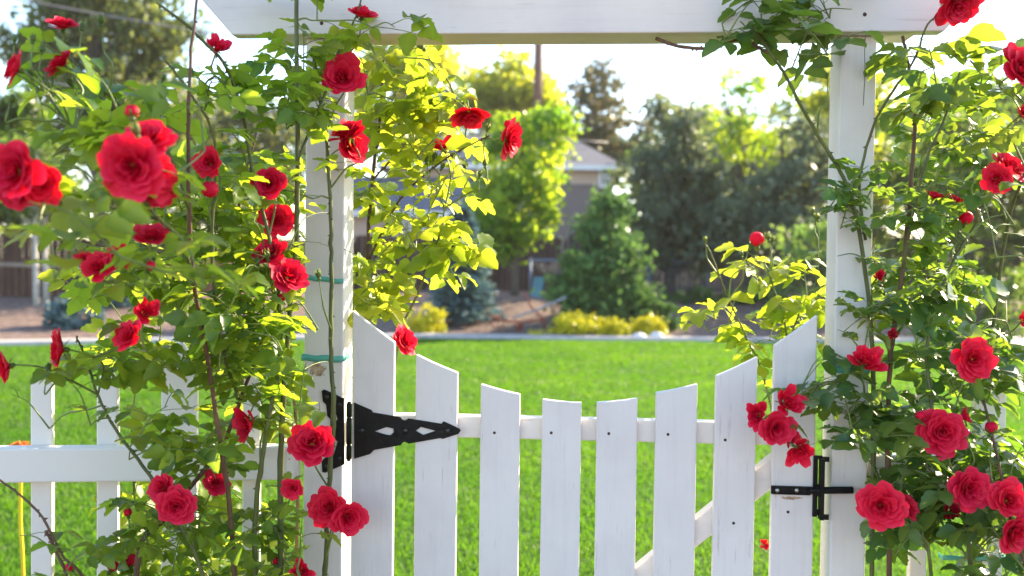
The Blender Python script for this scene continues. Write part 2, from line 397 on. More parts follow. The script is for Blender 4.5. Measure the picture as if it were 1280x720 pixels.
def conifer(name, base, height, radius, lm, bm, label, cat='tree', group=None, seed=0, nb=170, droop=0.25, clear=0.04, ncard=44, card=0.26, width=0.09, power=1.0, irr=0.25, up=0.0, trunk_r=0.1):
    r = np.random.default_rng(300+seed); root = empty(name, base); mb = MB()
    mb.tube([(0, 0, -0.2), (0, 0, height*0.5), (0, 0, height*0.97)], [trunk_r, trunk_r*0.6, 0.012], 7)
    Cs = []; Ds = []; Ss = []; Ls = []; Ts = []
    for i in range(nb):
        s = clear + (1-clear)*((i+r.random())/nb)
        rr = radius*(1-s)**power*(1 - irr + 2*irr*r.random()) + 0.05
        if s < clear + 0.10: rr *= 0.75 + 2.5*(s-clear)
        a = i*2.39996 + r.random()*0.7
        z0 = height*s; dirv = np.array([math.cos(a), math.sin(a), 0.0])
        q = r.random(ncard)**0.7; sag = (up - droop)*rr
        pos = dirv*(rr*q)[:, None] + np.array([0, 0, z0]) + np.outer(q**1.5*sag + 0.35*rr*q*(s**2), [0, 0, 1])
        side = np.array([-dirv[1], dirv[0], 0]); lat = (r.random(ncard)*2-1)
        pos = pos + np.outer(lat*(0.30*rr*(1-q*0.75)+0.05), side) + r.standard_normal((ncard, 3))*0.035
        d = unit(np.outer(0.9+0*q, dirv) + np.outer(lat*0.9, side) + np.outer(0.25*r.standard_normal(ncard) - 0.15, [0, 0, 1]))
        S = unit(np.cross(d, r.standard_normal((ncard, 3)) + np.array([0, 0, 1.2])))
        Cs.append(pos); Ds.append(d); Ss.append(S); Ls.append(card*(0.6+0.8*r.random(ncard))); Ts.append(np.full(ncard, 0.5 + 0.25*r.standard_normal()) + 0.15*r.standard_normal(ncard) + 0.25*(q-0.5))
        if i % 3 == 0: mb.tube([(0, 0, z0), tuple(dirv*rr*0.5 + np.array([0, 0, z0 + 0.35*sag])), tuple(dirv*rr*0.85 + np.array([0, 0, z0 + 0.8*sag + 0.3*rr*s*s]))], [0.025*(1-s)+0.006, 0.012, 0.004], 4, False)
    C = np.concatenate(Cs); D = np.concatenate(Ds); S = np.concatenate(Ss); L = np.concatenate(Ls); T = np.clip(np.concatenate(Ts), 0, 1)
    V, Fc = kites(C, D, S, L, np.full(len(L), width)*(L/card))
    mb.build('trunk', bm, root); link('crown', np_mesh('crown', V, Fc, np.repeat(T, 4), smooth=False), lm, root)
    tag(root, label, cat, group); return root
def gpt(px, D):
    """ground point under a pixel column at depth D"""
    p = P(px, 340, D); return Vector((p.x, D, hgt(p.x, D)))
def zat(py, px, D): return P(px, py, D).z
def mpp(D): return D/F_PX

L_maple = leafmat('maple_leaf', (0.03, 0.10, 0.015), (0.09, 0.19, 0.02), (0.30, 0.58, 0.02), (0.72, 0.82, 0.03), tfac=0.56)
L_gold = leafmat('sunny_leaf', (0.06, 0.11, 0.015), (0.12, 0.17, 0.02), (0.55, 0.66, 0.02), (0.85, 0.80, 0.05), tfac=0.55)
L_mid = leafmat('green_leaf', (0.025, 0.06, 0.018), (0.06, 0.11, 0.025), (0.16, 0.30, 0.03), (0.32, 0.44, 0.05), tfac=0.42)
L_olive = leafmat('olive_leaf', (0.045, 0.07, 0.028), (0.10, 0.13, 0.045), (0.22, 0.30, 0.05), (0.40, 0.42, 0.09), tfac=0.4)
L_spruce = leafmat('green_needles', (0.04, 0.095, 0.035), (0.10, 0.19, 0.06), (0.12, 0.26, 0.06), (0.22, 0.40, 0.08), tfac=0.3, spec=0.12, rough=0.7)
L_dark = leafmat('dark_needles', (0.06, 0.095, 0.065), (0.13, 0.175, 0.115), (0.16, 0.22, 0.10), (0.32, 0.36, 0.13), tfac=0.36)
L_blue = leafmat('blue_needles', (0.07, 0.14, 0.16), (0.16, 0.27, 0.29), (0.10, 0.18, 0.16), (0.16, 0.26, 0.24), tfac=0.2)
L_pine = leafmat('pine_needles', (0.035, 0.055, 0.03), (0.09, 0.10, 0.05), (0.16, 0.17, 0.05), (0.32, 0.24, 0.08), tfac=0.3)
L_yellow = leafmat('golden_leaf', (0.52, 0.47, 0.006), (0.80, 0.74, 0.012), (0.5, 0.5, 0.02), (0.7, 0.62, 0.03), tfac=0.3)
L_pale = leafmat('pale_green_leaf', (0.06, 0.13, 0.04), (0.13, 0.22, 0.06), (0.22, 0.40, 0.06), (0.36, 0.50, 0.08), tfac=0.45)

# garden trees
D = 23.0; b = gpt(643, D)
tree('maple_tree', b, None, [(0.0, 0, zat(265, 655, D)-b.z, 1.15, 1.1, 0.95), (0.15, 0, zat(200, 660, D)-b.z, 1.0, 1.0, 1.0), (0.78, 0.2, zat(170, 702, D)-b.z, 0.45, 0.6, 0.85), (-0.35, .2, zat(295, 630, D)-b.z, 0.7, 0.8, 0.5)],
     9000, 0.15, L_maple, M['bark'], 'round sunlit yellow green tree with a bare slim trunk before the house', seed=1, trunk_r=0.085, clump=0.30, nclump=170)
D = 20.5; b = gpt(577, D)
conifer('blue_spruce', b, zat(262, 577, D)-b.z, 0.80, L_blue, M['bark_dark'], 'small silvery blue spruce between two yellow shrubs and the maple', seed=2, nb=150, ncard=40, card=0.17, width=0.07, power=0.72, droop=0.15)
D = 20.3; b = gpt(754, D)
tree('feathery_conifer', b, None, [(0.0, 0, .50, 0.98, .9, .50), (-.42, -.1, .75, .55, .6, .5), (.48, .1, .65, .55, .6, .45), (-.12, 0, 1.15, .74, .7, .5), (.26, 0, 1.55, .50, .5, .45), (-.10, 0, 1.85, .42, .42, .45), (.10, 0, 2.25, .26, .28, .36), (.02, 0, 2.58, .12, .12, .25)],
     9500, 0.15, L_spruce, M['bark_dark'], 'feathery green drooping conifer behind the yellow shrubs', seed=3, trunk_r=0.07, clump=0.24, nclump=190, shell=.55)
D = 27.0; b = gpt(838, D)
tree('dark_pine', b, None, [(0.0, 0, zat(290, 838, D)-b.z, 1.75, 1.5, 1.1), (0.2, 0, zat(225, 845, D)-b.z, 1.35, 1.3, 1.0), (0.05, 0, zat(165, 835, D)-b.z, 0.85, 0.9, 0.95), (-0.8, 0, zat(265, 800, D)-b.z, 0.8, 0.8, 0.8), (1.3, 0, zat(270, 900, D)-b.z, 1.2, 1.0, 1.0)],
     11000, 0.20, L_dark, M['bark_dark'], 'tall dark blue green pine behind the feathery conifer', seed=4, trunk_r=0.16, clump=0.36, nclump=150, shell=0.35)
D = 25.5; b = gpt(975, D)
tree('dark_juniper', b, None, [(-0.2, 0, zat(290, 950, D)-b.z, 1.8, 1.3, 1.0), (0.35, 0, zat(230, 985, D)-b.z, 1.15, 1.1, 0.95), (0.55, 0, zat(180, 992, D)-b.z, 0.65, 0.7, 0.75)],
     8500, 0.18, L_dark, M['bark_dark'], 'broad dark grey juniper just left of the right gate post', seed=5, trunk_r=0.14, clump=0.34, nclump=150, shell=0.35)
D = 33.0; b = gpt(935, D)
tree('thin_locust_tree', b, None, [(-0.1, 0, zat(190, 915, D)-b.z, 1.5, 1.3, 1.1), (-0.5, 0, zat(120, 905, D)-b.z, 0.9, 0.9, 1.0), (-1.3, 0, zat(160, 880, D)-b.z, 0.8, 0.8, 0.7), (0.8, 0, zat(215, 935, D)-b.z, 0.8, 0.8, 0.8)],
     2600, 0.19, L_maple, M['bark_dark'], 'thin open tree with a leaning trunk against the white sky', seed=6, trunk_r=0.14, clump=0.42, nclump=60, lean=(-0.9, 0))
D = 46.0; b = gpt(742, D)
tree('tall_back_pine', b, None, [(0.0, 0, zat(103, 742, D)-b.z, 1.3, 1.2, 1.2), (-0.3, 0, zat(145, 735, D)-b.z, 2.0, 1.8, 1.3), (1.2, 0, zat(165, 770, D)-b.z, 1.7, 1.5, 1.1), (0.2, 0, zat(200, 750, D)-b.z, 2.1, 1.8, 1.0)],
     4200, 0.30, L_pine, M['bark'], 'tall sparse pine behind the house roof', seed=7, trunk_r=0.22, clump=0.46, nclump=75)
D = 50.0; b = gpt(622, D)
tree('sunlit_back_tree', b, None, [(0.0, 0, zat(150, 622, D)-b.z, 2.5, 2.2, 2.2), (-1.3, 0, zat(115, 590, D)-b.z, 1.8, 2, 1.8), (1.4, 0, zat(140, 655, D)-b.z, 1.9, 2, 1.6), (-.5, 0, zat(200, 610, D)-b.z, 2.4, 2, 1.8), (0.6, 0, zat(112, 640, D)-b.z, 2.0, 2, 1.5)],
     8500, 0.34, L_gold, M['bark'], 'bright yellow green tree behind the utility pole', seed=8, trunk_r=0.3, clump=0.7, nclump=110)
D = 46.0; b = gpt(500, D)
tree('golden_back_tree', b, None, [(0.0, 0, zat(110, 500, D)-b.z, 2.9, 2.4, 2.6), (1.4, 0, zat(80, 545, D)-b.z, 1.8, 2.0, 1.8), (-1.6, 0, zat(120, 450, D)-b.z, 2.2, 2.2, 2.4), (0.6, 0, zat(170, 520, D)-b.z, 2.2, 2, 1.6)],
     6500, 0.34, L_gold, M['bark'], 'tall golden lit tree behind the left gate post', seed=9, trunk_r=0.3, clump=0.7, nclump=110)
# right side
D = 31.0; b = gpt(1060, D)
tree('yellow_lit_tree', b, None, [(0.0, 0, zat(150, 1055, D)-b.z, 1.6, 1.6, 1.8), (0.3, 0, zat(230, 1060, D)-b.z, 2.0, 1.8, 1.5), (-.5, 0, zat(110, 1035, D)-b.z, 0.9, 1.0, 1.0)],
     4800, 0.22, L_gold, M['bark'], 'yellow lit tree showing either side of the right gate post', seed=10, trunk_r=0.2, clump=0.45, nclump=90)
D = 28.0; b = gpt(1165, D)
tree('leafy_tree', b, None, [(0.0, 0, zat(190, 1160, D)-b.z, 1.9, 1.8, 1.5), (0.8, 0, zat(250, 1190, D)-b.z, 1.8, 1.8, 1.5), (-0.8, 0, zat(270, 1130, D)-b.z, 1.5, 1.5, 1.4)],
     7000, 0.20, L_mid, M['bark_dark'], 'green leafy tree behind the right climbing rose', seed=11, trunk_r=0.2, clump=0.42, nclump=110)
D = 26.0; b = gpt(1300, D)
tree('leafy_tree', b, None, [(0.0, 0, zat(170, 1290, D)-b.z, 2.0, 1.8, 1.6), (-0.7, 0, zat(260, 1260, D)-b.z, 1.9, 1.8, 1.6), (1.4, 0, zat(220, 1350, D)-b.z, 1.8, 1.8, 2.0), (0, 0, zat(330, 1290, D)-b.z, 1.8, 1.5, 1.0)],
     8500, 0.20, L_mid, M['bark_dark'], 'large dark green tree at the far right edge behind the red roses', seed=12, trunk_r=0.22, clump=0.42, nclump=130)
D = 21.5; b = gpt(1012, D)
tree('rounded_shrub', b, None, [(0.0, 0, zat(315, 1010, D)-b.z, 0.95, 0.9, 0.65), (-0.25, -0.2, zat(350, 1000, D)-b.z, 0.9, 0.8, 0.5), (0.7, 0, zat(335, 1050, D)-b.z, 0.8, 0.8, 0.6)],
     3600, 0.12, L_pale, M['bark'], 'pale green rounded shrub half hidden by the right gate post', 'shrub', seed=13, trunk_r=0.05, clump=0.22, nclump=70)
D = 15.5; b = gpt(1225, D)
tree('rounded_shrub', b, None, [(0.0, 0, 0.75, 1.0, 0.9, 0.75), (0.9, 0.1, 0.7, 0.9, 0.8, 0.8), (-0.7, 0.2, 0.5, 0.7, 0.7, 0.55)],
     5000, 0.085, L_mid, M['bark'], 'dark green shrub low behind the right climbing rose', 'shrub', seed=14, trunk_r=0.05, clump=0.2, nclump=90)
D = 40.0; b = gpt(880, D)
tree('broad_tree', b, None, [(0.0, 0, zat(215, 880, D)-b.z, 2.6, 2.0, 1.8), (2.2, 0, zat(220, 950, D)-b.z, 2.2, 2.0, 1.8), (-1.8, 0, zat(225, 815, D)-b.z, 1.8, 1.8, 1.5), (3.8, 0, zat(170, 1000, D)-b.z, 1.6, 1.6, 1.8), (-.3, 0, zat(165, 865, D)-b.z, 1.6, 1.6, 1.4)],
     9000, 0.28, L_mid, M['bark'], 'broad green tree filling the gaps behind the dark pine', seed=31, trunk_r=0.25, clump=0.6, nclump=120)
D = 42.0; b = gpt(1210, D)
tree('broad_tree', b, None, [(0.0, 0, zat(170, 1200, D)-b.z, 3.2, 2.4, 2.2), (-2.6, 0, zat(190, 1130, D)-b.z, 2.4, 2.2, 2.2), (3.0, 0, zat(160, 1300, D)-b.z, 3.0, 2.4, 2.6), (0.5, 0, zat(240, 1210, D)-b.z, 3.4, 2.4, 2.0)],
     11000, 0.30, L_mid, M['bark'], 'broad tree whose top shows above the right rose under the sky', seed=32, trunk_r=0.25, clump=0.65, nclump=140)
# left side
D = 34.0; b = gpt(125, D)
tree('olive_tree', b, None, [(0.0, 0, zat(70, 130, D)-b.z, 2.6, 2.4, 2.4), (-1.0, 0, zat(150, 90, D)-b.z, 2.3, 2.2, 2.0), (1.5, 0, zat(140, 180, D)-b.z, 2.2, 2.2, 2.0), (0.4, 0, zat(-30, 140, D)-b.z, 2.4, 2.0, 1.8), (1.8, 0, zat(20, 200, D)-b.z, 1.6, 1.5, 1.7), (-1.6, 0, zat(40, 60, D)-b.z, 1.5, 1.5, 1.5), (2.6, 0, zat(200, 220, D)-b.z, 1.8, 1.6, 1.6)],
     19000, 0.27, L_olive, M['bark'], 'big olive green tree behind the power lines on the left', seed=15, trunk_r=0.25, clump=0.55, nclump=230)
D = 26.0; b = gpt(15, D)
tree('dense_tree', b, None, [(0.0, 0, zat(235, 20, D)-b.z, 1.7, 1.6, 1.2), (-1.2, 0, zat(190, -30, D)-b.z, 1.8, 1.7, 1.8), (0.9, 0, zat(255, 75, D)-b.z, 1.1, 1.1, 0.8), (-.1, 0, zat(165, 25, D)-b.z, 1.2, 1.2, 1.0)],
     14000, 0.21, L_mid, M['bark_dark'], 'dense dark green tree above the brown fence at far left', seed=16, trunk_r=0.15, clump=0.36, nclump=120)
D = 52.0; b = gpt(265, D)
tree('hazy_tree', b, None, [(0.0, 0, zat(180, 250, D)-b.z, 3.2, 2.8, 2.4), (3.2, 0, zat(170, 340, D)-b.z, 3.2, 2.8, 2.6), (0.9, 0, zat(230, 290, D)-b.z, 3.6, 2.8, 2.0)],
     8000, 0.38, L_olive, M['bark'], 'pale distant tree seen under the left end of the beam', seed=17, trunk_r=0.3, clump=0.85, nclump=130)
D = 24.0; b = gpt(180, D)
tree('tall_shrub', b, None, [(0.0, 0, 1.6, 1.3, 1.1, 1.2), (1.4, 0, 1.3, 1.2, 1.1, 1.0), (2.8, 0, 1.7, 1.3, 1.1, 1.4)],
     5000, 0.15, L_olive, M['bark'], 'olive shrub screened by the left climbing rose', 'shrub', seed=18, trunk_r=0.06, clump=0.32, nclump=80)
for px, dd, lab in ((45, 21.3, 'pale slender aspen trunk nearer the brown fence post'), (57, 21.6, 'pale forked aspen trunk right beside its thinner neighbour')):
    b = gpt(px, dd)
    t = tree('aspen_tree', b, None, [(0.1, 0, 2.3, 0.7, 0.7, 0.7), (-0.2, 0, 3.0, 0.6, 0.6, 0.7)], 1500, 0.13, L_mid, M['bark_pale'], lab, group='pale aspens by the left fence', seed=20+px, trunk_r=0.06, clump=0.25, nclump=40)
# low shrubs
def lowshrub(name, px, py, D, rx, rz, lm, size, n, label, group=None, seed=0, cat='shrub'):
    b = gpt(px, D)
    return tree(name, b, None, [(0, 0, rz*0.45, rx*0.72, rx*0.6, rz*0.5), (-rx*0.45, 0.05, rz*0.35, rx*0.5, rx*0.5, rz*0.42), (rx*0.45, -0.05, rz*0.38, rx*0.5, rx*0.5, rz*0.42)], n, size, lm, M['bark'], label, cat, group, seed, trunk_r=0.02, clump=0.09, nclump=60, shell=0.7)
lowshrub('golden_shrub', 722, 403, 18.75, 0.50, 0.50, L_yellow, 0.07, 2600, 'largest bright yellow low shrub at the lawn edge', 'bright yellow shrubs in the mulch bed', 40)
lowshrub('golden_shrub', 765, 407, 18.7, 0.28, 0.36, L_yellow, 0.07, 1400, 'smaller yellow shrub touching the largest one on its right', 'bright yellow shrubs in the mulch bed', 41)
lowshrub('golden_shrub', 811, 402, 18.9, 0.31, 0.42, L_yellow, 0.07, 1700, 'yellow low shrub behind the two white rocks', 'bright yellow shrubs in the mulch bed', 42)
lowshrub('golden_shrub', 533, 396, 18.8, 0.46, 0.62, L_yellow, 0.07, 2400, 'yellow low shrub left of the blue spruce', 'bright yellow shrubs in the mulch bed', 43)
lowshrub('golden_shrub', 672, 412, 18.45, 0.09, 0.13, L_yellow, 0.045, 260, 'tiny round yellow plant alone at the lawn edge', 'bright yellow shrubs in the mulch bed', 44)
lowshrub('blue_mound_spruce', 91, 392, 18.4, 0.56, 0.60, L_blue, 0.085, 3600, 'low silvery blue spruce mound in the mulch at left', None, 45)
lowshrub('blue_mound_spruce', 143, 368, 21.5, 0.45, 0.62, L_blue, 0.10, 1800, 'blue grey bush behind the red roses left of the fence', None, 46)
lowshrub('green_shrub', 822, 385, 20.2, 0.55, 0.7, L_spruce, 0.10, 1800, 'dark green bush beside the feathery conifer and white rocks', None, 47)
lowshrub('grey_shrub', 708, 358, 23.2, 0.42, 0.8, L_dark, 0.12, 1400, 'grey green bush left of the feathery conifer by the teal panel', None, 48)
lowshrub('green_shrub', 900, 368, 25.5, 1.6, 0.40, L_spruce, 0.12, 1800, 'low strip of dark green plants before the wire fence', None, 49)
# rocks
def rock(px, D, rx, rz, seed, label):
    b = gpt(px, D); V = []; Fc = []; nu, nv = 18, 10
    for j in range(nv+1):
        th = math.pi*j/nv
        for i in range(nu):
            ph = 2*math.pi*i/nu; d = Vector((math.sin(th)*math.cos(ph), math.sin(th)*math.sin(ph), math.cos(th)))
            k = 1 + 0.22*noise.noise(d*1.3 + Vector((seed*3.1, 0, 0))) + 0.08*noise.noise(d*4 + Vector((seed, 5, 0)))
            V.append((d.x*rx*k, d.y*rx*0.8*k, d.z*rz*k + rz*0.5))
    for j in range(nv):
        for i in range(nu): Fc.append((j*nu+i, (j+1)*nu+i, (j+1)*nu+(i+1) % nu, j*nu+(i+1) % nu))
    o = link('rock', np_mesh('rock', V, Fc), M['rock'], None, b); tag(o, label, 'rock', 'white rocks at the lawn edge')
M['rock'] = simple('white_rock', (0.62, 0.62, 0.64), 0.8, 0, 0.2, 5, 0.4)
rock(800, 18.35, 0.15, 0.09, 1, 'flat white rock in front of the small yellow shrub')
rock(823, 18.4, 0.14, 0.10, 2, 'rounder white rock at the right end of the yellow shrubs')

# ------------------------------------------------------------------ house
M['roof'] = simple('grey_shingles', (0.13, 0.13, 0.17), 0.95, 0, 0.25, 5, 0.3, (1, 1, 6))
M['wall_up'] = simple('peach_siding', (0.56, 0.42, 0.34), 0.8, 0, 0.05, 2, 0.1, (0.2, 0.2, 14))
M['wall_low'] = simple('mauve_lower_wall', (0.20, 0.165, 0.165), 0.8, 0, 0.06, 2, 0.1, (0.2, 0.2, 14))  # lower wall, darker and greyer than the upper wall
M['trim'] = simple('white_trim', (0.78, 0.78, 0.80), 0.5, 0, 0.03, 4)
def glass(name):
    m, n, l, b = mat(name); f = noise_n(n, l, 1.5, 2)
    l.new(ramp(n, l, f, [(0.4, (0.05, 0.06, 0.08)), (0.7, (0.12, 0.14, 0.17))]), b.inputs['Base Color']); b.inputs['Roughness'].default_value = 0.06
    b.inputs['Coat Weight'].default_value = 0.5
    return m
M['glass'] = glass('window_glass')
def house():
    D = 40.0; X0, X1 = P(486, 300, D).x, P(766, 300, D).x
    ze = zat(209, 700, D); zr = zat(166, 700, D); zb = zat(234, 740, D); g = hgt(0, D)
    root = empty('house', (0, D, g)); ze -= g; zr -= g; zb -= g
    MB().box(X0, X1, 0, 8, -0.3, zb).build('wall', M['wall_low'], root)
    MB().box(X0-0.01, X1+0.01, -0.01, 8.01, zb+0.12, ze).build('wall', M['wall_up'], root)
    MB().box(X0-0.03, X1+0.03, -0.03, 8.03, zb+0.002, zb+0.118).build('trim_band', M['wall_low'], root)
    o = 0.45; ex0, ex1, ey0, ey1 = X0-o, X1+o, -o, 8+o; my = 4.0; ins = 2.0
    m = MB(); v = [(ex0,ey0,ze+.02),(ex1,ey0,ze+.02),(ex1,ey1,ze+.02),(ex0,ey1,ze+.02),(ex0+ins,my,zr+.35),(ex1-ins,my,zr+.35)]
    m.add(v, [(0,1,5,4),(1,2,5),(2,3,4,5),(3,0,4),(0,3,2,1)]); rf = m.build('roof', M['roof'], root)
    m = MB(); m.box(ex0, ex1, ey0-.03, ey0-.002, ze-.14, ze+.06); m.box(ex1+.002, ex1+.03, ey0, ey1, ze-.14, ze+.06); m.box(ex0-.03, ex0-.002, ey0, ey1, ze-.14, ze+.06)
    m.build('fascia', M['trim'], rf)
    def win(px0, px1, py0, py1, y):
        a, c = P(px0, py0, D+y), P(px1, py1, D+y); x0, x1, z1, z0 = a.x, c.x, a.z-g, c.z-g; t = 0.12
        f = MB(); f.box(x0-t, x0, y-.06, y-.004, z0-t, z1+t); f.box(x1, x1+t, y-.06, y-.004, z0-t, z1+t); f.box(x0, x1, y-.06, y-.004, z1, z1+t); f.box(x0, x1, y-.06, y-.004, z0-t, z0)
        f.box((x0+x1)/2-.04, (x0+x1)/2+.04, y-.05, y-.004, z0, z1)
        wd = f.build('window', M['trim'], root); q = MB(); q.box(x0, x1, y-.03, y-.003, z0, z1); q.build('pane', M['glass'], wd)
    win(752, 759, 214, 231, -0.012); win(600, 640, 216, 230, -0.012)
    # lower wing towards the garden
    wx0, wx1 = P(440, 300, 37.5).x, P(592, 300, 37.5).x; wz = zat(268, 540, 37.5)-g
    MB().box(wx0, wx1, -2.5, -0.04, -0.3, wz).build('wall', M['wall_up'], root)
    m = MB(); m.add([(wx0-.4,-2.95,wz-.05),(wx1+.4,-2.95,wz-.05),(wx1+.4,-.05,wz+1.45),(wx0-.4,-.05,wz+1.45),(wx0-.4,-2.95,wz+.08),(wx1+.4,-2.95,wz+.08),(wx1+.4,-.05,wz+1.6),(wx0-.4,-.05,wz+1.6)],
                    [(0,3,2,1),(4,5,6,7),(0,1,5,4),(1,2,6,5),(2,3,7,6),(3,0,4,7)])
    r2 = m.build('roof', M['roof'], root); m = MB(); m.box(wx0-.4, wx1+.4, -2.99, -2.955, wz-.12, wz+.1); m.build('fascia', M['trim'], r2)
    win(496, 512, 277, 296, -2.5); win(531, 552, 277, 297, -2.5); win(566, 584, 277, 297, -2.5)
    tag(root, 'two level house with grey hipped roof and peach siding beyond the fence', 'house')
house()

# ------------------------------------------------------------------ garden fences far back
M['fence_brown'] = simple('brown_fence_boards', (0.062, 0.030, 0.021), 0.85, 0, 0.45, 5, 0.3, (6, 6, 0.5))
M['fence_dark'] = simple('dark_fence_boards', (0.055, 0.045, 0.045), 0.85, 0, 0.4, 5, 0.3, (6, 6, 0.5))
M['rail_grey'] = simple('weathered_rail', (0.26, 0.20, 0.17), 0.85, 0, 0.3, 5, 0.2)
def board_fence(pts, h, m, label, rails=(0.35, 0.8), step=0.155):
    root = empty('board_fence', (*pts[0], hgt(*pts[0]))); o = Vector((*pts[0], hgt(*pts[0]))); r = random.Random(5)
    mb = MB(); rl = MB(); posts = []
    for (a, c) in zip(pts[:-1], pts[1:]):
        a = Vector((*a, 0)); c = Vector((*c, 0)); L = (c-a).length; d = (c-a)/L; nrm = Vector((d.y, -d.x, 0)); n = int(L/step)
        for i in range(n):
            p = a + d*(i*step); q = p + d*(step-0.012); z = hgt(p.x, p.y); zt = z + h + r.uniform(-.015, .015); off = nrm*r.uniform(0, .006)
            p2 = p + nrm*0.022 + off; q2 = q + nrm*0.022 + off; p1 = p + off; q1 = q + off
            mb.add([Vector((v.x, v.y, zz)) - o for v, zz in ((p1,z-.1),(q1,z-.1),(q2,z-.1),(p2,z-.1),(p1,zt),(q1,zt),(q2,zt),(p2,zt))], [(0,1,2,3),(7,6,5,4),(4,5,1,0),(5,6,2,1),(6,7,3,2),(7,4,0,3)])
        k = max(1, int(round(L/2.4)))
        for i in range(k+1):
            p = a + d*(L*i/k) + nrm*0.10; z = hgt(p.x, p.y); posts.append((p, z))
            if i < k:
                q = a + d*(L*(i+1)/k) + nrm*0.10; z2 = hgt(q.x, q.y)
                for f in rails:
                    s0 = p + d*0.05 - nrm*0.015; s1 = q - d*0.05 - nrm*0.015; w2 = nrm*-0.04
                    vs = [Vector((v.x, v.y, zz)) - o for v, zz in ((s0,z+h*f),(s1,z2+h*f),(s1+w2,z2+h*f),(s0+w2,z+h*f),(s0,z+h*f+.09),(s1,z2+h*f+.09),(s1+w2,z2+h*f+.09),(s0+w2,z+h*f+.09))]
                    rl.add(vs, [(0,1,2,3),(7,6,5,4),(4,5,1,0),(5,6,2,1),(6,7,3,2),(7,4,0,3)])
    mb.build('board_panel', m, root); rl.build('rail', M['rail_grey'], root)
    for p, z in posts:
        q = MB(); q.box(-.05, .05, -.045, .045, -.1, h*0.98); x = q.build('post', m, root, 0.004); x.location = Vector((p.x, p.y, z)) - o
    tag(root, label, 'fence')
pA = (P(-60, 340, 22.5).x, 22.5); pB = (P(112, 340, 22.8).x, 22.8); pB2 = (P(440, 340, 28.5).x, 28.5)
board_fence([(-22, 20.5), pA, pB, pB2], 1.38, M['fence_brown'], 'brown board fence with pale rail behind the aspen trunks', rails=(0.5,))
board_fence([(P(446, 340, 28.6).x, 28.6), (P(706, 340, 29.0).x, 29.0)], 1.55, M['fence_brown'], 'reddish brown board fence behind the blue spruce', rails=())
board_fence([(P(712, 340, 31.5).x, 31.5), (P(1300, 340, 31.5).x, 31.5)], 1.75, M['fence_dark'], 'dark board fence behind the wire fence', rails=())
def wire_fence():
    M['wire'] = simple('grey_blue_pipe', (0.14, 0.19, 0.27), 0.45, 0.4, 0.15, 10)
    D = 26.5; x0, x1 = P(663, 340, D).x, P(960, 340, D).x; root = empty('wire_fence', (x0, D, hgt(x0, D))); g = hgt(x0, D)
    n = 4; L = x1-x0; H = 0.98
    def zz(t): return hgt(x0+L*t, D) - g
    m = MB(); m.tube([(L*t, 0, zz(t)+H) for t in (0, .25, .5, .75, 1)], 0.03, 8); m.build('top_rail', M['wire'], root)
    for i in range(n+1):
        t = i/n; m = MB(); m.tube([(L*t, 0, zz(t)-.1), (L*t, 0, zz(t)+H+.04)], 0.034, 8); m.build('post', M['wire'], root)
    m = MB(); st = 0.11
    k = int(L/st)
    for i in range(-int(H/st), k+1):
        for sgn in (1, -1):
            a = i*st if sgn > 0 else i*st + H
            p = [(a, zz(max(0, min(1, a/L)))), (a + sgn*H, zz(max(0, min(1, a/L)))+H)]
            if min(p[0][0], p[1][0]) < 0 or max(p[0][0], p[1][0]) > L: continue
            m.tube([(p[0][0], 0, p[0][1]), (p[1][0], 0, p[1][1])], 0.005, 3, False)
    m.build('wire_mesh', M['wire'], root)
    tag(root, 'low wire mesh fence with blue grey pipe rail behind the mulch bed', 'fence')
wire_fence()
# brown post by the conifer, teal panel
b = gpt(800, 24.0); m = MB(); m.box(-.09, .09, -.09, .09, -.1, 0.85); m.box(-.105, .105, -.105, .105, .852, .9)
tag(m.build('wooden_post', M['fence_brown'], None, 0.006, b), 'short reddish brown post right of the feathery conifer', 'post')
b = gpt(671, 24.6); root = empty('teal_panel', b)
m = MB(); m.add([(-.17,0,0),(.10,0,0),(.10,.05,0),(-.17,.05,0),(-.06,.2,.60),(.19,.2,.60),(.19,.25,.60),(-.06,.25,.60)], [(0,3,2,1),(4,5,6,7),(0,1,5,4),(1,2,6,5),(2,3,7,6),(3,0,4,7)])
m.build('panel', simple('teal_metal', (0.10, 0.26, 0.33), 0.5, 0.1, 0.12, 4), root, 0.006)
m = MB(); m.tube([(-.02, .19, .58), (-.02, .32, .0)], .015, 6); m.build('prop_leg', M['wire'], root)
tag(root, 'pale teal panel leaning behind the maple trunk', 'panel')
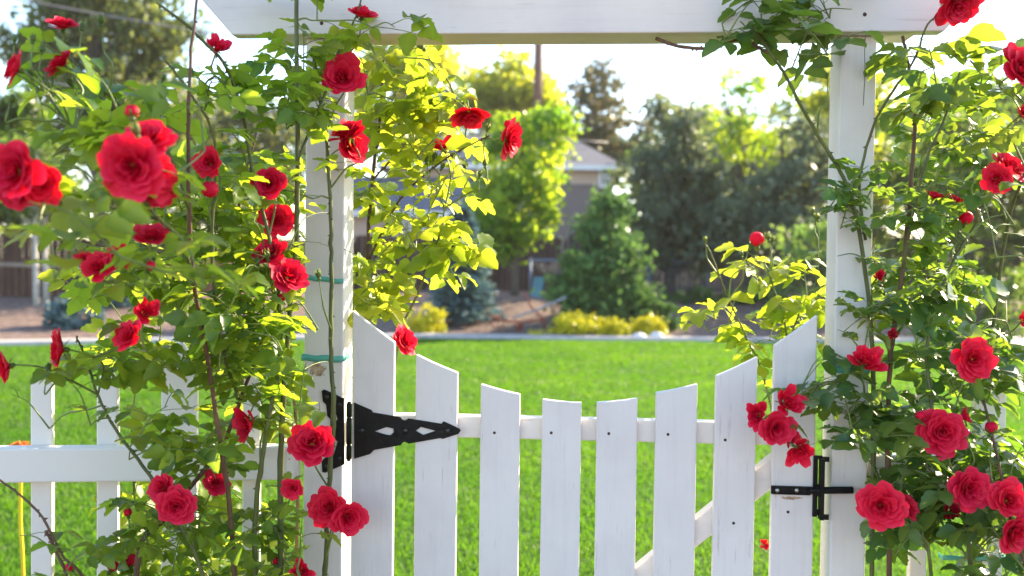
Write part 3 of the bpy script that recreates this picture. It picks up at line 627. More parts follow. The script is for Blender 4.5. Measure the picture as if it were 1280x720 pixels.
# rusty plough
def plough():
    M['rustred'] = simple('red_rust', (0.34, 0.075, 0.045), 0.7, 0.2, 0.35, 14, 0.3); M['greywood'] = simple('grey_wood', (0.27, 0.28, 0.31), 0.8, 0, 0.25, 10)
    D = 19.4; b = gpt(650, D); root = empty('garden_plough', b); o = b
    def q(px, py, dy=0.0): 
        p = P(px, py, D+dy); return Vector((p.x-o.x, dy, p.z-o.z))
    m = MB(); m.tube(spline([q(617, 396), q(632, 401), q(650, 402), q(682, 399)], 4), 0.022, 6); m.build('beam', M['rustred'], root)
    m = MB(); m.tube([q(648, 401), q(648, 413)], 0.03, 6); m.add([q(643, 405, -.02), q(655, 405, .02), q(651, 414, .05)], [(0, 1, 2), (2, 1, 0)]) ; m.build('share', M['rustred'], root)
    m = MB(); m.tube([q(681, 412, .05), q(679, 398), q(664, 384, .02), q(656, 366, .02)], 0.02, 6); m.build('brace', M['rustred'], root)
    for dy in (-.12, .14):
        m = MB(); m.tube(spline([q(641, 397, dy*.3), q(672, 387, dy), q(708, 371, dy*1.3)], 4), 0.024, 6); m.build('handle', M['greywood'], root)
    c = q(622, 404, 0.0); m = MB()
    ring = [c + Vector((math.cos(a)*.12, 0.05, math.sin(a)*.12+.02)) for a in [i*math.pi/8 for i in range(17)]]
    m.tube(ring, .012, 5, False)
    for a in range(4): m.tube([c + Vector((0, .05, .02)), c + Vector((math.cos(a*1.57)*.12, .05, math.sin(a*1.57)*.12+.02))], .007, 4)
    m.build('wheel', M['rustred'], root)
    tag(root, 'rusty red old plough with grey wooden handles on the mulch mound', 'plough')
plough()
# utility pole and lines
M['pole'] = simple('pole_wood', (0.15, 0.07, 0.05), 0.8, 0, 0.35, 8, 0.2, (1, 1, .2))
D = 44.0; b = gpt(668, D); root = empty('utility_pole', b); lean = P(674, 40, D).x - b.x; H = zat(-30, 674, D) - b.z
m = MB(); m.tube([(0,0,-.5),(lean*.5,0,H*.5),(lean*1.0,0,H)], [.23,.20,.18], 10); m.build('pole', M['pole'], root)
m = MB(); m.box(lean-1.1, lean+1.1, -.2, -.125, H-.65, H-.53); ar = m.build('crossarm', M['pole'], root, .005)
for dx in (-1.0, -.45, .45, 1.0):
    m = MB(); m.lathe((lean+dx, -.16, H-.528), [(.02,0),(.05,.03),(.035,.07),(.05,.1),(.02,.16)], 8); m.build('insulator', M['glass'], ar)
tag(root, 'brown utility pole rising between the sunlit trees', 'pole')
def wireline(p0, p1, sag, label, r=0.016):
    pts = [p0.lerp(p1, i/24) - Vector((0, 0, sag*4*(i/24)*(1-i/24))) for i in range(25)]; o = pts[0].copy()
    m = MB(); m.tube([p-o for p in pts], r, 5); x = m.build('power_line', simple('grey_cable', (0.16, 0.16, 0.18), .6), None, 0, o); tag(x, label, 'cable', 'cables strung across the garden')
wireline(P(-120, 78, 27), P(760, 178, 43), 0.25, 'grey cable running behind the upper left roses', .028)
wireline(P(-80, -22, 28), P(420, 62, 36), 0.15, 'higher grey cable above the topmost left roses', .03)
wireline(P(900, 205, 36), P(1400, 232, 25), 0.25, 'thin cable behind the right rose near the tree tops', .02)
wireline(P(900, 226, 36), P(1400, 250, 25), 0.2, 'lower thin cable behind the right rose', .018)

# ------------------------------------------------------------------ arbour, gate
A = Frame(0, 2.14, -R(4.3))
arb = empty('garden_arbor', A.o, A.ang)
def upost(pxl, pxr, w0=0.0, py=600):
    return A.uz(pxl, py, w0)[0], A.uz(pxr, py, w0)[0]
def loc_on(fr, px, py, w=0.0):
    return fr.uz(px, py, w)
zbeam = A.uz(740, 44, -0.02)[1]
lu0, lu1 = upost(379, 428); ru0, ru1 = upost(1028+11, 1084)
cu, cz = A.uz(396, 461)
M['white_post_chip'] = paint('chipped_post_paint', (0.745, 0.705, 0.675), 0.9, (60, 60, 2.2), [(cu, cz, 0.024, 0.020)])
MB().box(lu0, lu1, 0.0, 0.0875, 0.0, zbeam+0.001).build('post', M['white_post_chip'], arb, 0.004)
MB().box(ru0, ru1, 0.0, 0.0875, 0.0, zbeam+0.001).build('post', M['white_post'], arb, 0.004)
b0, _ = A.uz(290, 42, -0.04); b1, _ = A.uz(1180, 40, -0.04)
hb = 0.185
fb = MB().prism([(b0, zbeam), (b1, zbeam), (b1+hb*0.9, zbeam+hb), (b0-hb*0.9, zbeam+hb)], -0.040, -0.002).build('beam', M['white_beam'], arb, 0.003)
for px, py in ((1081, 18), (402, 29)):
    u, z = A.uz(px, py, -0.04); m = MB(); m.lathe((u, -0.0395, z), [(0.0045, 0), (0.004, 0.0012), (0.001, 0.0018)], 8, '-y'); m.build('screw', M['rust'], fb)
MB().box(A.uz(338, 52, .03)[0], A.uz(1140, 52, .03)[0], 0.0, 0.0875, zbeam+0.0035, zbeam+0.14).build('beam', M['white_beam'], arb, 0.003)
for i in range(5):
    u = b0 + 0.12 + (b1-b0-0.24)*i/4
    MB().box(u-.019, u+.019, -0.38, 0.45, zbeam+hb+0.001, zbeam+hb+0.09).build('rafter', M['white_beam'], arb, 0.003)
# crack in the right post
u, z = A.uz(1080, 90); m = MB(); pts = [A.uz(1081.5, 46), A.uz(1080.5, 70), A.uz(1081.5, 90), A.uz(1080, 112), A.uz(1079, 132)]
m.add([(a-.0006, -.0006, b_) for a, b_ in pts] + [(a+.0006, -.0006, b_) for a, b_ in pts], [(i, i+5, i+6, i+1) for i in range(4)])
m.build('crack', M['rust'], arb)
tag(arb, 'white painted wooden arbor of two posts and a thick beam', 'arbor')

gate = empty('garden_gate', A.o, A.ang)
pk = [(441, 388, 493, 428), (520, 443, 572, 466), (601, 480, 650, 493), (678, 499, 727, 503.5), (746, 503, 797, 498), (820, 491, 872, 480), (895, 470, 947, 446), (968, 432, 1022, 394)]
screws = {2: [(618, 541)], 3: [(689, 541)], 4: [(761, 542)], 5: [(835, 543)], 6: [(906.5, 550), (917, 654)], 7: [(985, 640)]}
TH = 0.019
cu, cz = A.uz(989, 622.5)
M['white_latch'] = paint('scraped_white_paint', (0.745, 0.705, 0.695), 1.0, (70, 70, 4.0), [(cu, cz, 0.034, 0.0042)])
for i, (x0, y0, x1, y1) in enumerate(pk):
    u0, z0 = A.uz(x0, y0); u1, z1 = A.uz(x1, y1); n = 5
    w_ = A.uz(x1, 600)[0]-A.uz(x0, 600)[0]
    top = []
    for k in range(n+1):
        t = k/n; sag = -0.0015*4*t*(1-t)
        top.append((u1+(u0-u1)*t, z1+(z0-z1)*t + sag))
    jit = (rng.random()-.5)*0.004
    o = MB().prism([(u0+jit, 0.09), (u1+jit, 0.09)] + top, 0.0, TH).build('picket', M['white_latch'] if i == 7 else M['white'], gate, 0.0022)
    for (sx, sy) in screws.get(i, []):
        u, z = A.uz(sx, sy); m = MB(); m.lathe((u, 0.0005, z), [(0.0035, 0), (0.003, 0.0012), (0.001, 0.0015)], 8, '-y'); m.build('screw', M['rust'], o)
gu0 = A.uz(442, 600)[0]; gu1 = A.uz(1021, 600)[0]
zr1 = A.uz(720, 523.5, .02)[1]; zr0 = A.uz(720, 550.5, .02)[1]
def slab(name, u0, u1, z0a, z0b, h, w0, w1, m_, par, bev=0.003):
    m = MB(); m.prism([(u0, z0a), (u1, z0b), (u1, z0b+h), (u0, z0a+h)], w0, w1); return m.build(name, m_, par, bev)
M['white_rail'] = paint('rail_white_paint', (0.78, 0.72, 0.67), 0.9, (2.2, 60, 60))
slope = (A.uz(880, 526, .02)[1]-A.uz(600, 519.5, .02)[1])/(A.uz(880, 526, .02)[0]-A.uz(600, 519.5, .02)[0])
um = A.uz(720, 523, .02)[0]
slab('rail', gu0, gu1, zr0+(gu0-um)*slope, zr0+(gu1-um)*slope, zr1-zr0, TH+.0005, TH+.038, M['white_rail'], gate)
slab('rail', gu0, gu1, 0.24, 0.24, 0.06, TH+.0005, TH+.038, M['white_rail'], gate)
# diagonal brace from low left to the latch side
d0 = A.uz(845, 690, TH); d1 = A.uz(965, 592, TH); sl = (d1[1]-d0[1])/(d1[0]-d0[0])
ua = d0[0] + (0.302-d0[1])/sl; ub = min(gu1-.005, d0[0] + (zr0-.01-d0[1])/sl); hv = 0.075
ub = gu1-.005
m = MB(); m.prism([(ua, d0[1]+(ua-d0[0])*sl-hv/2+.04), (ub, d0[1]+(ub-d0[0])*sl-hv/2), (ub, d0[1]+(ub-d0[0])*sl+hv/2), (ua, d0[1]+(ua-d0[0])*sl+hv/2+.0)], TH+.001, TH+.036); m.build('brace', M['white_rail'], gate, 0.003)
# strap hinge
q = lambda px, py: A.uz(px, py, -0.003)
so_ = [(442.5,503.2),(464.2,512.6),(466,515.5),(500.3,521.2),(503,524.5),(506.3,525.5),(510.6,523),(551.8,529.8),(554.4,526.7),(574,535.6),(576,538),(573,542.5),(553.5,548.7),(550.5,547.6),(510.6,554.7),(506.3,552.2),(503,553.5),(501,556.5),(467.6,562.5),(462.5,567.6),(442.5,573.6)]
h1 = [(468.5,539.2),(483,533.8),(492,535.8),(493,540),(488,544),(484,543.8)]; h2 = [(519.8,538.6),(526,533.6),(544.5,538.6),(529,543.6)]
strap = plate('hinge_strap', [q(*p) for p in so_], [[q(*p) for p in h1], [q(*p) for p in h2]], -0.0038, -0.0004, M['black'], gate)
for px, py in ((452.5, 538), (507, 538), (560, 538)):
    u, z = q(px, py); m = MB(); m.lathe((u, -0.0035, z), [(0.0068, 0), (0.0066, 0.002), (0.0055, 0.0042), (0.002, 0.0048)], 6, '-y'); m.build('bolt', M['bolt'], strap)
lo_ = [(402,489),(404.5,487),(408,488),(430,498),(430.5,580.5),(414,587.5),(406.5,591),(402.8,590),(402,577),(404,574),(407.5,571),(409,556),(413,552),(413,524),(409,520),(407.5,506),(403.5,502)]
leafp = plate('hinge_leaf', [q(*p) for p in lo_], [[q(*p) for p in ((417,509),(422,524),(417,529.5))], [q(*p) for p in ((417,569),(422,552),(417,547.5))]], -0.0038, -0.0004, M['black'], gate)
for px, py in ((408.5, 496), (425, 506), (425, 573), (408.5, 583)):
    u, z = q(px, py); m = MB(); m.lathe((u, -0.0035, z), [(0.0045, 0), (0.004, 0.002), (0.0015, 0.003)], 8, '-y'); m.build('screw', M['bolt'], leafp)
u = q(436.3, 540)[0]; za, zb_ = q(436, 504)[1], q(436, 574)[1]; m = MB(); hh = za-zb_
for k, (s, e) in enumerate(((0, .25), (.26, .74), (.75, 1.0))):
    m.lathe((u, -0.004, zb_), [(.004, hh*s), (.0062, hh*s+.001), (.0062, hh*e-.001), (.004, hh*e)], 12)
m.lathe((u, -0.004, zb_), [(.003, -.004), (.0045, -.002), (.0045, hh+.002), (.003, hh+.004)], 10); m.build('hinge_barrel', M['black'], gate)
# latch
q = lambda px, py: A.uz(px, py, -0.004)
def bx(p0, p1, w0, w1, mb):
    a, c = q(*p0), q(*p1); mb.box(min(a[0], c[0]), max(a[0], c[0]), w0, w1, min(a[1], c[1]), max(a[1], c[1])); return mb
m = MB(); bx((964, 607), (1014, 618.5), -0.005, -0.0004, m); bx((964, 607), (1012, 609.3), -0.010, -0.0052, m); bx((964, 616.2), (1012, 618.5), -0.010, -0.0052, m); lp = m.build('latch_plate', M['black'], gate, 0.0008)
for px in (971.6, 995.8):
    u, z = q(px, 612.8); m = MB(); m.lathe((u, -0.005, z), [(.0048, 0), (.0046, .0018), (.002, .0024)], 12, '-y'); s_ = m.build('screw', M['zinc'], lp)
u0, z0 = q(1010, 612); u1, z1 = q(1065, 611.5); m = MB(); m.tube([(u0, -.012, z0), (u1, -.012, z1)], .0075, 14); m.build('latch_bolt', M['black'], gate, 0.001)
m = MB(); bx((1017, 569), (1021, 646), -0.006, -0.0004, m); bx((1024, 572), (1027.5, 648), -0.022, -0.0004, m); bx((1017, 569), (1028, 574), -0.0065, -0.0042, m); bx((1016.5, 636), (1028, 644), -0.0066, -0.0042, m); bx((1017, 605), (1027, 621), -0.004, -0.0005, m)
br = m.build('latch_bracket', M['black'], gate, 0.0008)
m = MB(); bx((1027.7, 571), (1036.7, 577.5), -0.005, -0.0004, m); bx((1027.7, 643), (1036, 650), -0.005, -0.0004, m); m.build('bracket_tab', M['black'], br, 0.0008)
tag(gate, 'white picket gate with scooped top between the arbor posts', 'gate')

# ------------------------------------------------------------------ picket fences left and right
def picket(fr, par, x0, x1, ysh, ytip, w0, w1, m_):
    u0 = fr.uz(x0, 600, w0)[0]; u1 = fr.uz(x1, 600, w0)[0]; zs = fr.uz((x0+x1)/2, ysh, w0)[1]; zt = fr.uz((x0+x1)/2, ytip, w0)[1]; um = (u0+u1)/2; t = (u1-u0)*0.09
    return MB().prism([(u0, .06), (u1, .06), (u1, zs), (um+t, zt), (um-t, zt), (u0, zs)], w0, w1).build('picket', m_, par, 0.003)
FL = Frame(P(372, 600, 2.185).x, 2.185, R(6))
fl = empty('picket_fence', FL.o, FL.ang)
for x0, x1, ys_, yt in ((-44, -17, 482, 464), (38, 65, 480, 463), (120.5, 147, 478, 460), (201, 246, 458, 428), (303, 325, 482, 460)):
    picket(FL, fl, x0, x1, ys_, yt, 0.046, 0.066, M['vinyl'])
z1 = FL.uz(100, 560.5)[1]; z0 = FL.uz(100, 603)[1]
slab('rail', FL.uz(-160, 580)[0], FL.uz(374, 580)[0], z0, z0, z1-z0, 0.0, 0.0455, M['vinyl'], fl, 0.004)
slab('rail', FL.uz(-160, 580)[0], FL.uz(374, 580)[0], 0.18, 0.18, z1-z0, 0.0, 0.0455, M['vinyl'], fl, 0.004)
m = MB(); a = FL.uz(358, 563); c = FL.uz(368, 599); m.box(a[0], c[0], -0.003, -0.0004, c[1], a[1]); bk = m.build('rail_bracket', M['vinyl'], fl, 0.0008)
for py in (566.5, 573, 590, 596.5):
    u, z = FL.uz(362, py); m = MB(); m.lathe((u, -0.003, z), [(.0026, 0), (.0024, .001), (.001, .0014)], 8, '-y'); m.build('screw', M['zinc'], bk)
tag(fl, 'white picket fence with a wide smooth rail left of the arbor', 'fence')
FR = Frame(P(1084, 600, 2.12).x, 2.12, -R(4.3))
fr_ = empty('picket_fence', FR.o, FR.ang)
for x0, x1, ys_, yt in ((1139, 1161, 505, 486), (1216, 1256, 486, 464), (1302, 1326, 504, 486), (1372, 1412, 480, 458)):
    picket(FR, fr_, x0, x1, ys_, yt, 0.046, 0.066, M['vinyl'])
z1 = FR.uz(1180, 572)[1]; z0 = FR.uz(1180, 615)[1]
slab('rail', FR.uz(1085, 580)[0], FR.uz(1480, 580)[0], z0, z0, z1-z0, 0.0, 0.0455, M['vinyl'], fr_, 0.004)
slab('rail', FR.uz(1085, 580)[0], FR.uz(1480, 580)[0], 0.18, 0.18, z1-z0, 0.0, 0.0455, M['vinyl'], fr_, 0.004)
tag(fr_, 'white picket fence mostly hidden behind the right climbing rose', 'fence')

# teal ties
def tie(fr, px0, px1, py0, py1, w0, w1, hpx, label):
    """a band round a post or picket: front strip and both sides"""
    u0, za = fr.uz(px0, py0, w0); u1, zb_ = fr.uz(px1, py1, w0); h = hpx*2.15/F_PX; e = 0.0015
    n = 8; path = [(u0-e, w1)] + [(u0-e+(u1-u0+2*e)*i/n, w0-e) for i in range(n+1)] + [(u1+e, w1)]
    zs = [za] + [za+(zb_-za)*i/n + 0.0015*math.sin(i*1.7) for i in range(n+1)] + [zb_+0.004]
    V = [fr.world(a, b_, z+h/2) for (a, b_), z in zip(path, zs)] + [fr.world(a, b_, z-h/2) for (a, b_), z in zip(path, zs)]
    o = fr.world((u0+u1)/2, w0, za); k = len(path)
    me = np_mesh('plant_tie', [tuple(v-o) for v in V], [(i, i+1, k+i+1, k+i) for i in range(k-1)], smooth=False)
    x = link('plant_tie', me, M['tie'], None, o); sl_ = x.modifiers.new('thickness', 'SOLIDIFY'); sl_.thickness = 0.0008
    tag(x, label, 'plant tie', 'teal plant ties')
tie(A, 379, 428, 346, 352, 0.0, 0.06, 6, 'upper teal tape round the left arbor post')
tie(A, 378, 428, 447, 449, 0.0, 0.06, 8, 'teal tape above the chipped paint on the left arbor post')
tie(A, 1040, 1086, 462, 463, 0.0, 0.06, 8, 'teal tape round the right arbor post beside a small rose')
tie(FL, 120.5, 147, 692, 697, 0.046, 0.066, 8, 'teal tape low on a picket of the left fence')
tie(FR, 1179, 1256, 697, 699, 0.042, 0.066, 6, 'teal tape at the bottom right across the fence picket')
# yellow stake with orange head
o = P(26, 700, 3.1); o.z = 0
root = empty('garden_broom', o)
m = MB(); m.tube(spline([P(31, 900, 3.1)-o, P(29, 720, 3.1)-o, P(25.5, 650, 3.1)-o, P(26, 590, 3.1)-o, P(26, 566, 3.1)-o], 5), 0.0062, 8); m.build('handle', simple('yellow_plastic', (0.70, 0.52, 0.02), 0.4, 0, 0.08, 6), root)
m = MB(); r = random.Random(4); c = P(26, 572, 3.1)-o
for i in range(150):
    t = r.uniform(-1, 1); b_ = c + Vector((t*0.018, r.uniform(-.01, .01), 0)); e = c + Vector((t*0.042, r.uniform(-.018, .018), 0.052*(1-0.45*t*t)*r.uniform(.8, 1.05)))
    m.tube([b_, e], 0.0016, 3, False)
m.build('bristles', simple('orange_bristle', (0.75, 0.22, 0.04), 0.6, 0, 0.2, 20), root)
tag(root, 'yellow handle with small orange bristle head behind the left fence rail', 'broom')

# ------------------------------------------------------------------ roses: flower and leaf shapes
def bloom_mesh(seed, op=1.0, N=44, nu=8, nv=7):
    r = random.Random(seed); V = []; Fc = []; T = []
    for i in range(N):
        s = i/(N-1); s2 = s**0.85
        ph0 = i*2.39996 + r.uniform(-.25, .25); Lp = 0.36 + 0.46*s2 + r.uniform(-.08, .07)
        a0 = R(-4 + 66*s2*op + r.uniform(-6, 6)); a1 = R(-34 + 118*s2*op + r.uniform(-16, 16)); hs = 1.2 - 0.50*s2 + r.uniform(-.06, .06)
        z0 = 0.16*(1-s2); r0 = 0.02 + 0.07*s2; k1, k2 = r.uniform(0, 6), r.uniform(0, 6); notch = r.uniform(.0, .05); cup = R(r.uniform(4, 20))*(1 if s < .6 else -0.7)
        ruf = 0.010 + 0.030*s2; b = len(V); ta = r.uniform(0, 6.28); tm = R(r.uniform(2, 10)); TM = Matrix.Rotation(tm, 3, Vector((math.cos(ta), math.sin(ta), 0))); ox, oy = r.gauss(0, .045)*(1-.4*s2), r.gauss(0, .045)*(1-.4*s2)
        for j in range(nu+1):
            u = -1 + 2*j/nu; ext = 1 - 0.20*abs(u)**3.2 - notch*math.exp(-(u/.22)**2) + 0.03*math.sin(5*u+k1)
            rr, zz = r0, z0; steps = nv
            pr = []
            for k in range(nv+1):
                v = k/nv; pr.append((rr, zz))
                a = a0 + (a1-a0)*v**1.4 + cup*u*u*v; ds = Lp*ext/steps; rr += math.sin(a)*ds; zz += math.cos(a)*ds
            for k, (rr, zz) in enumerate(pr):
                v = k/nv; wv = (0.35 + 0.65*v**0.5)*(1 - 0.30*v**5)
                ph = ph0 + u*hs*wv*(1.0 if rr > .1 else 1.0); rf = ruf*math.sin(4.2*u+k2)*v*v + 0.4*ruf*math.sin(9*u+k1)*v**3
                rr2 = max(0.004, rr*(1 + 0.06*u*(1-s2)) + rf*0.6)
                V.append(tuple(TM @ Vector((rr2*math.cos(ph) + ox, rr2*math.sin(ph) + oy, zz + rf)))); T.append(max(0, min(1, 0.18 + 0.45*v + 0.42*max(0, v-.75)/.25*0.8*r.uniform(.8, 1) + 0.15*(s-.5))))  # tint: painted shade at the petal base, highlight at the rim
        for j in range(nu):
            for k in range(nv): Fc.append((b+j*(nv+1)+k, b+(j+1)*(nv+1)+k, b+(j+1)*(nv+1)+k+1, b+j*(nv+1)+k+1))
    V = np.array(V); V[:, :2] /= np.percentile(np.linalg.norm(V[:, :2], axis=1), 98.5) if op > .6 else np.percentile(np.linalg.norm(V[:, :2], axis=1), 98.5)*1.0
    V[:, 2] = V[:, 2]*1.05 - 0.42
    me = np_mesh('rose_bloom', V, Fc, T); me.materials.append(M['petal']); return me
def calyx_mesh():
    V = []; Fc = []; T = []
    seg = 10; prof = [(0.03, -0.72), (0.09, -0.70), (0.15, -0.60), (0.16, -0.50), (0.13, -0.42), (0.10, -0.36)]
    for rr, z in prof:
        for k in range(seg): a = 2*math.pi*k/seg; V.append((rr*math.cos(a), rr*math.sin(a), z)); T.append(.4)
    for i in range(len(prof)-1):
        for k in range(seg): Fc.append((i*seg+k, i*seg+(k+1) % seg, (i+1)*seg+(k+1) % seg, (i+1)*seg+k))
    for q_ in range(5):
        a = q_*2*math.pi/5; d = Vector((math.cos(a), math.sin(a), 0)); sd_ = Vector((-d.y, d.x, 0)); b = len(V)
        for i in range(6):
            t = i/5; c = d*(0.12 + 0.50*t) + Vector((0, 0, -0.42 - 0.10*t + 0.02*q_*t - 0.18*t*t)); wd = 0.085*(1-t)**0.8 + 0.006
            for s in (-1, 0, 1): V.append(tuple(c + sd_*wd*s + Vector((0, 0, 0.02*abs(s))))); T.append(.6)
        for i in range(5):
            for s in (0, 1): Fc.append((b+i*3+s, b+i*3+s+1, b+(i+1)*3+s+1, b+(i+1)*3+s))
    me = np_mesh('calyx', V, Fc, T); me.materials.append(M['sepal']); return me
def bud_mesh(red):
    """pointed bud clasped by sepals, axis z, unit length about 1 (base at 0)"""
    V = []; Fc = []; T = []; mi = []
    seg = 12
    def lathe(prof, m_, t, tw=0.0):
        b = len(V)
        for i, (rr, z) in enumerate(prof):
            for k in range(seg):
                a = 2*math.pi*k/seg + tw*i; q_ = rr*(1 + (0.07*math.sin(3*a+tw*9*i) if m_ else 0)); V.append((q_*math.cos(a), q_*math.sin(a), z)); T.append(t)
        for i in range(len(prof)-1):
            for k in range(seg): Fc.append((b+i*seg+k, b+i*seg+(k+1) % seg, b+(i+1)*seg+(k+1) % seg, b+(i+1)*seg+k)); mi.append(m_)
    lathe([(.03, 0), (.12, .02), (.17, .12), (.16, .22), (.12, .28)], 0, .3)
    lathe([(.10, .26), (.20, .36), (.26, .50), (.25, .66), (.17, .84), (.08, .96), (.02, 1.0)] if not red else [(.10, .26), (.26, .36), (.36, .52), (.38, .70), (.31, .88), (.17, .98), (.03, .97)], 1 if red else 0, .55, .18 if red else 0)
    for q_ in range(5):
        a = q_*2*math.pi/5+.3; d = Vector((math.cos(a), math.sin(a), 0)); sd_ = Vector((-d.y, d.x, 0)); b = len(V)
        for i in range(7):
            t = i/6
            if red: c = d*(.13 + .32*math.sin(t*1.7)) + Vector((0, 0, .27 + .30*t))
            else: c = d*(.13 + .17*math.sin(t*2.6)) + Vector((0, 0, .26 + .86*t))
            wd = .11*math.sin(math.pi*(0.25+0.75*t))**.8*(1-t*.75) + .008
            for s in (-1, 0, 1): V.append(tuple(c + sd_*wd*s - d*.03*abs(s))); T.append(.8)
        for i in range(6):
            for s in (0, 1): Fc.append((b+i*3+s, b+i*3+s+1, b+(i+1)*3+s+1, b+(i+1)*3+s)); mi.append(0)
    me = np_mesh('rose_bud', V, Fc, T); me.materials.append(M['sepal']); me.materials.append(M['petal'])
    me.polygons.foreach_set('material_index', mi); return me
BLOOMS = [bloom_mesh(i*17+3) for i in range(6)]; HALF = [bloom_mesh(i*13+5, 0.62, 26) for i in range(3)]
CALYX = calyx_mesh(); BUD_G = bud_mesh(False); BUD_R = bud_mesh(True)

# serrated leaflet templates: rows of (left, mid, right), x across, y along, z up
def leaflet_template(seed, rows=9):
    r = random.Random(seed); V = []; fold = r.uniform(.18, .50); curl = r.uniform(.05, .30); tw = r.uniform(-.15, .15)
    wd = r.uniform(.27, .33)
    for i in range(rows):
        t = i/(rows-1); prof = (math.sin(math.pi*min(1, t**0.80))**0.78) if 0 < t < 1 else 0.0
        pw = wd*prof*(1.0 if i % 2 == 0 else 1.10) + 0.004; zc = -curl*t*t + 0.04*math.sin(t*5+seed)
        for s in (-1, 0, 1):
            y = t + (0.03 if s and i % 2 else 0) - (0.035 if s and i % 2 == 0 and 0 < i < rows-1 else 0)
            V.append((s*pw, y, zc + fold*pw*abs(s)*1.0 + tw*s*pw*t + (0.015*math.sin(i*2.3+seed) if s else 0)))
    Fc = []
    for i in range(rows-1):
        for s in (0, 1): Fc.append((i*3+s, i*3+s+1, (i+1)*3+s+1, (i+1)*3+s))
    return np.array(V), np.array(Fc)
LT = [leaflet_template(i) for i in range(7)]

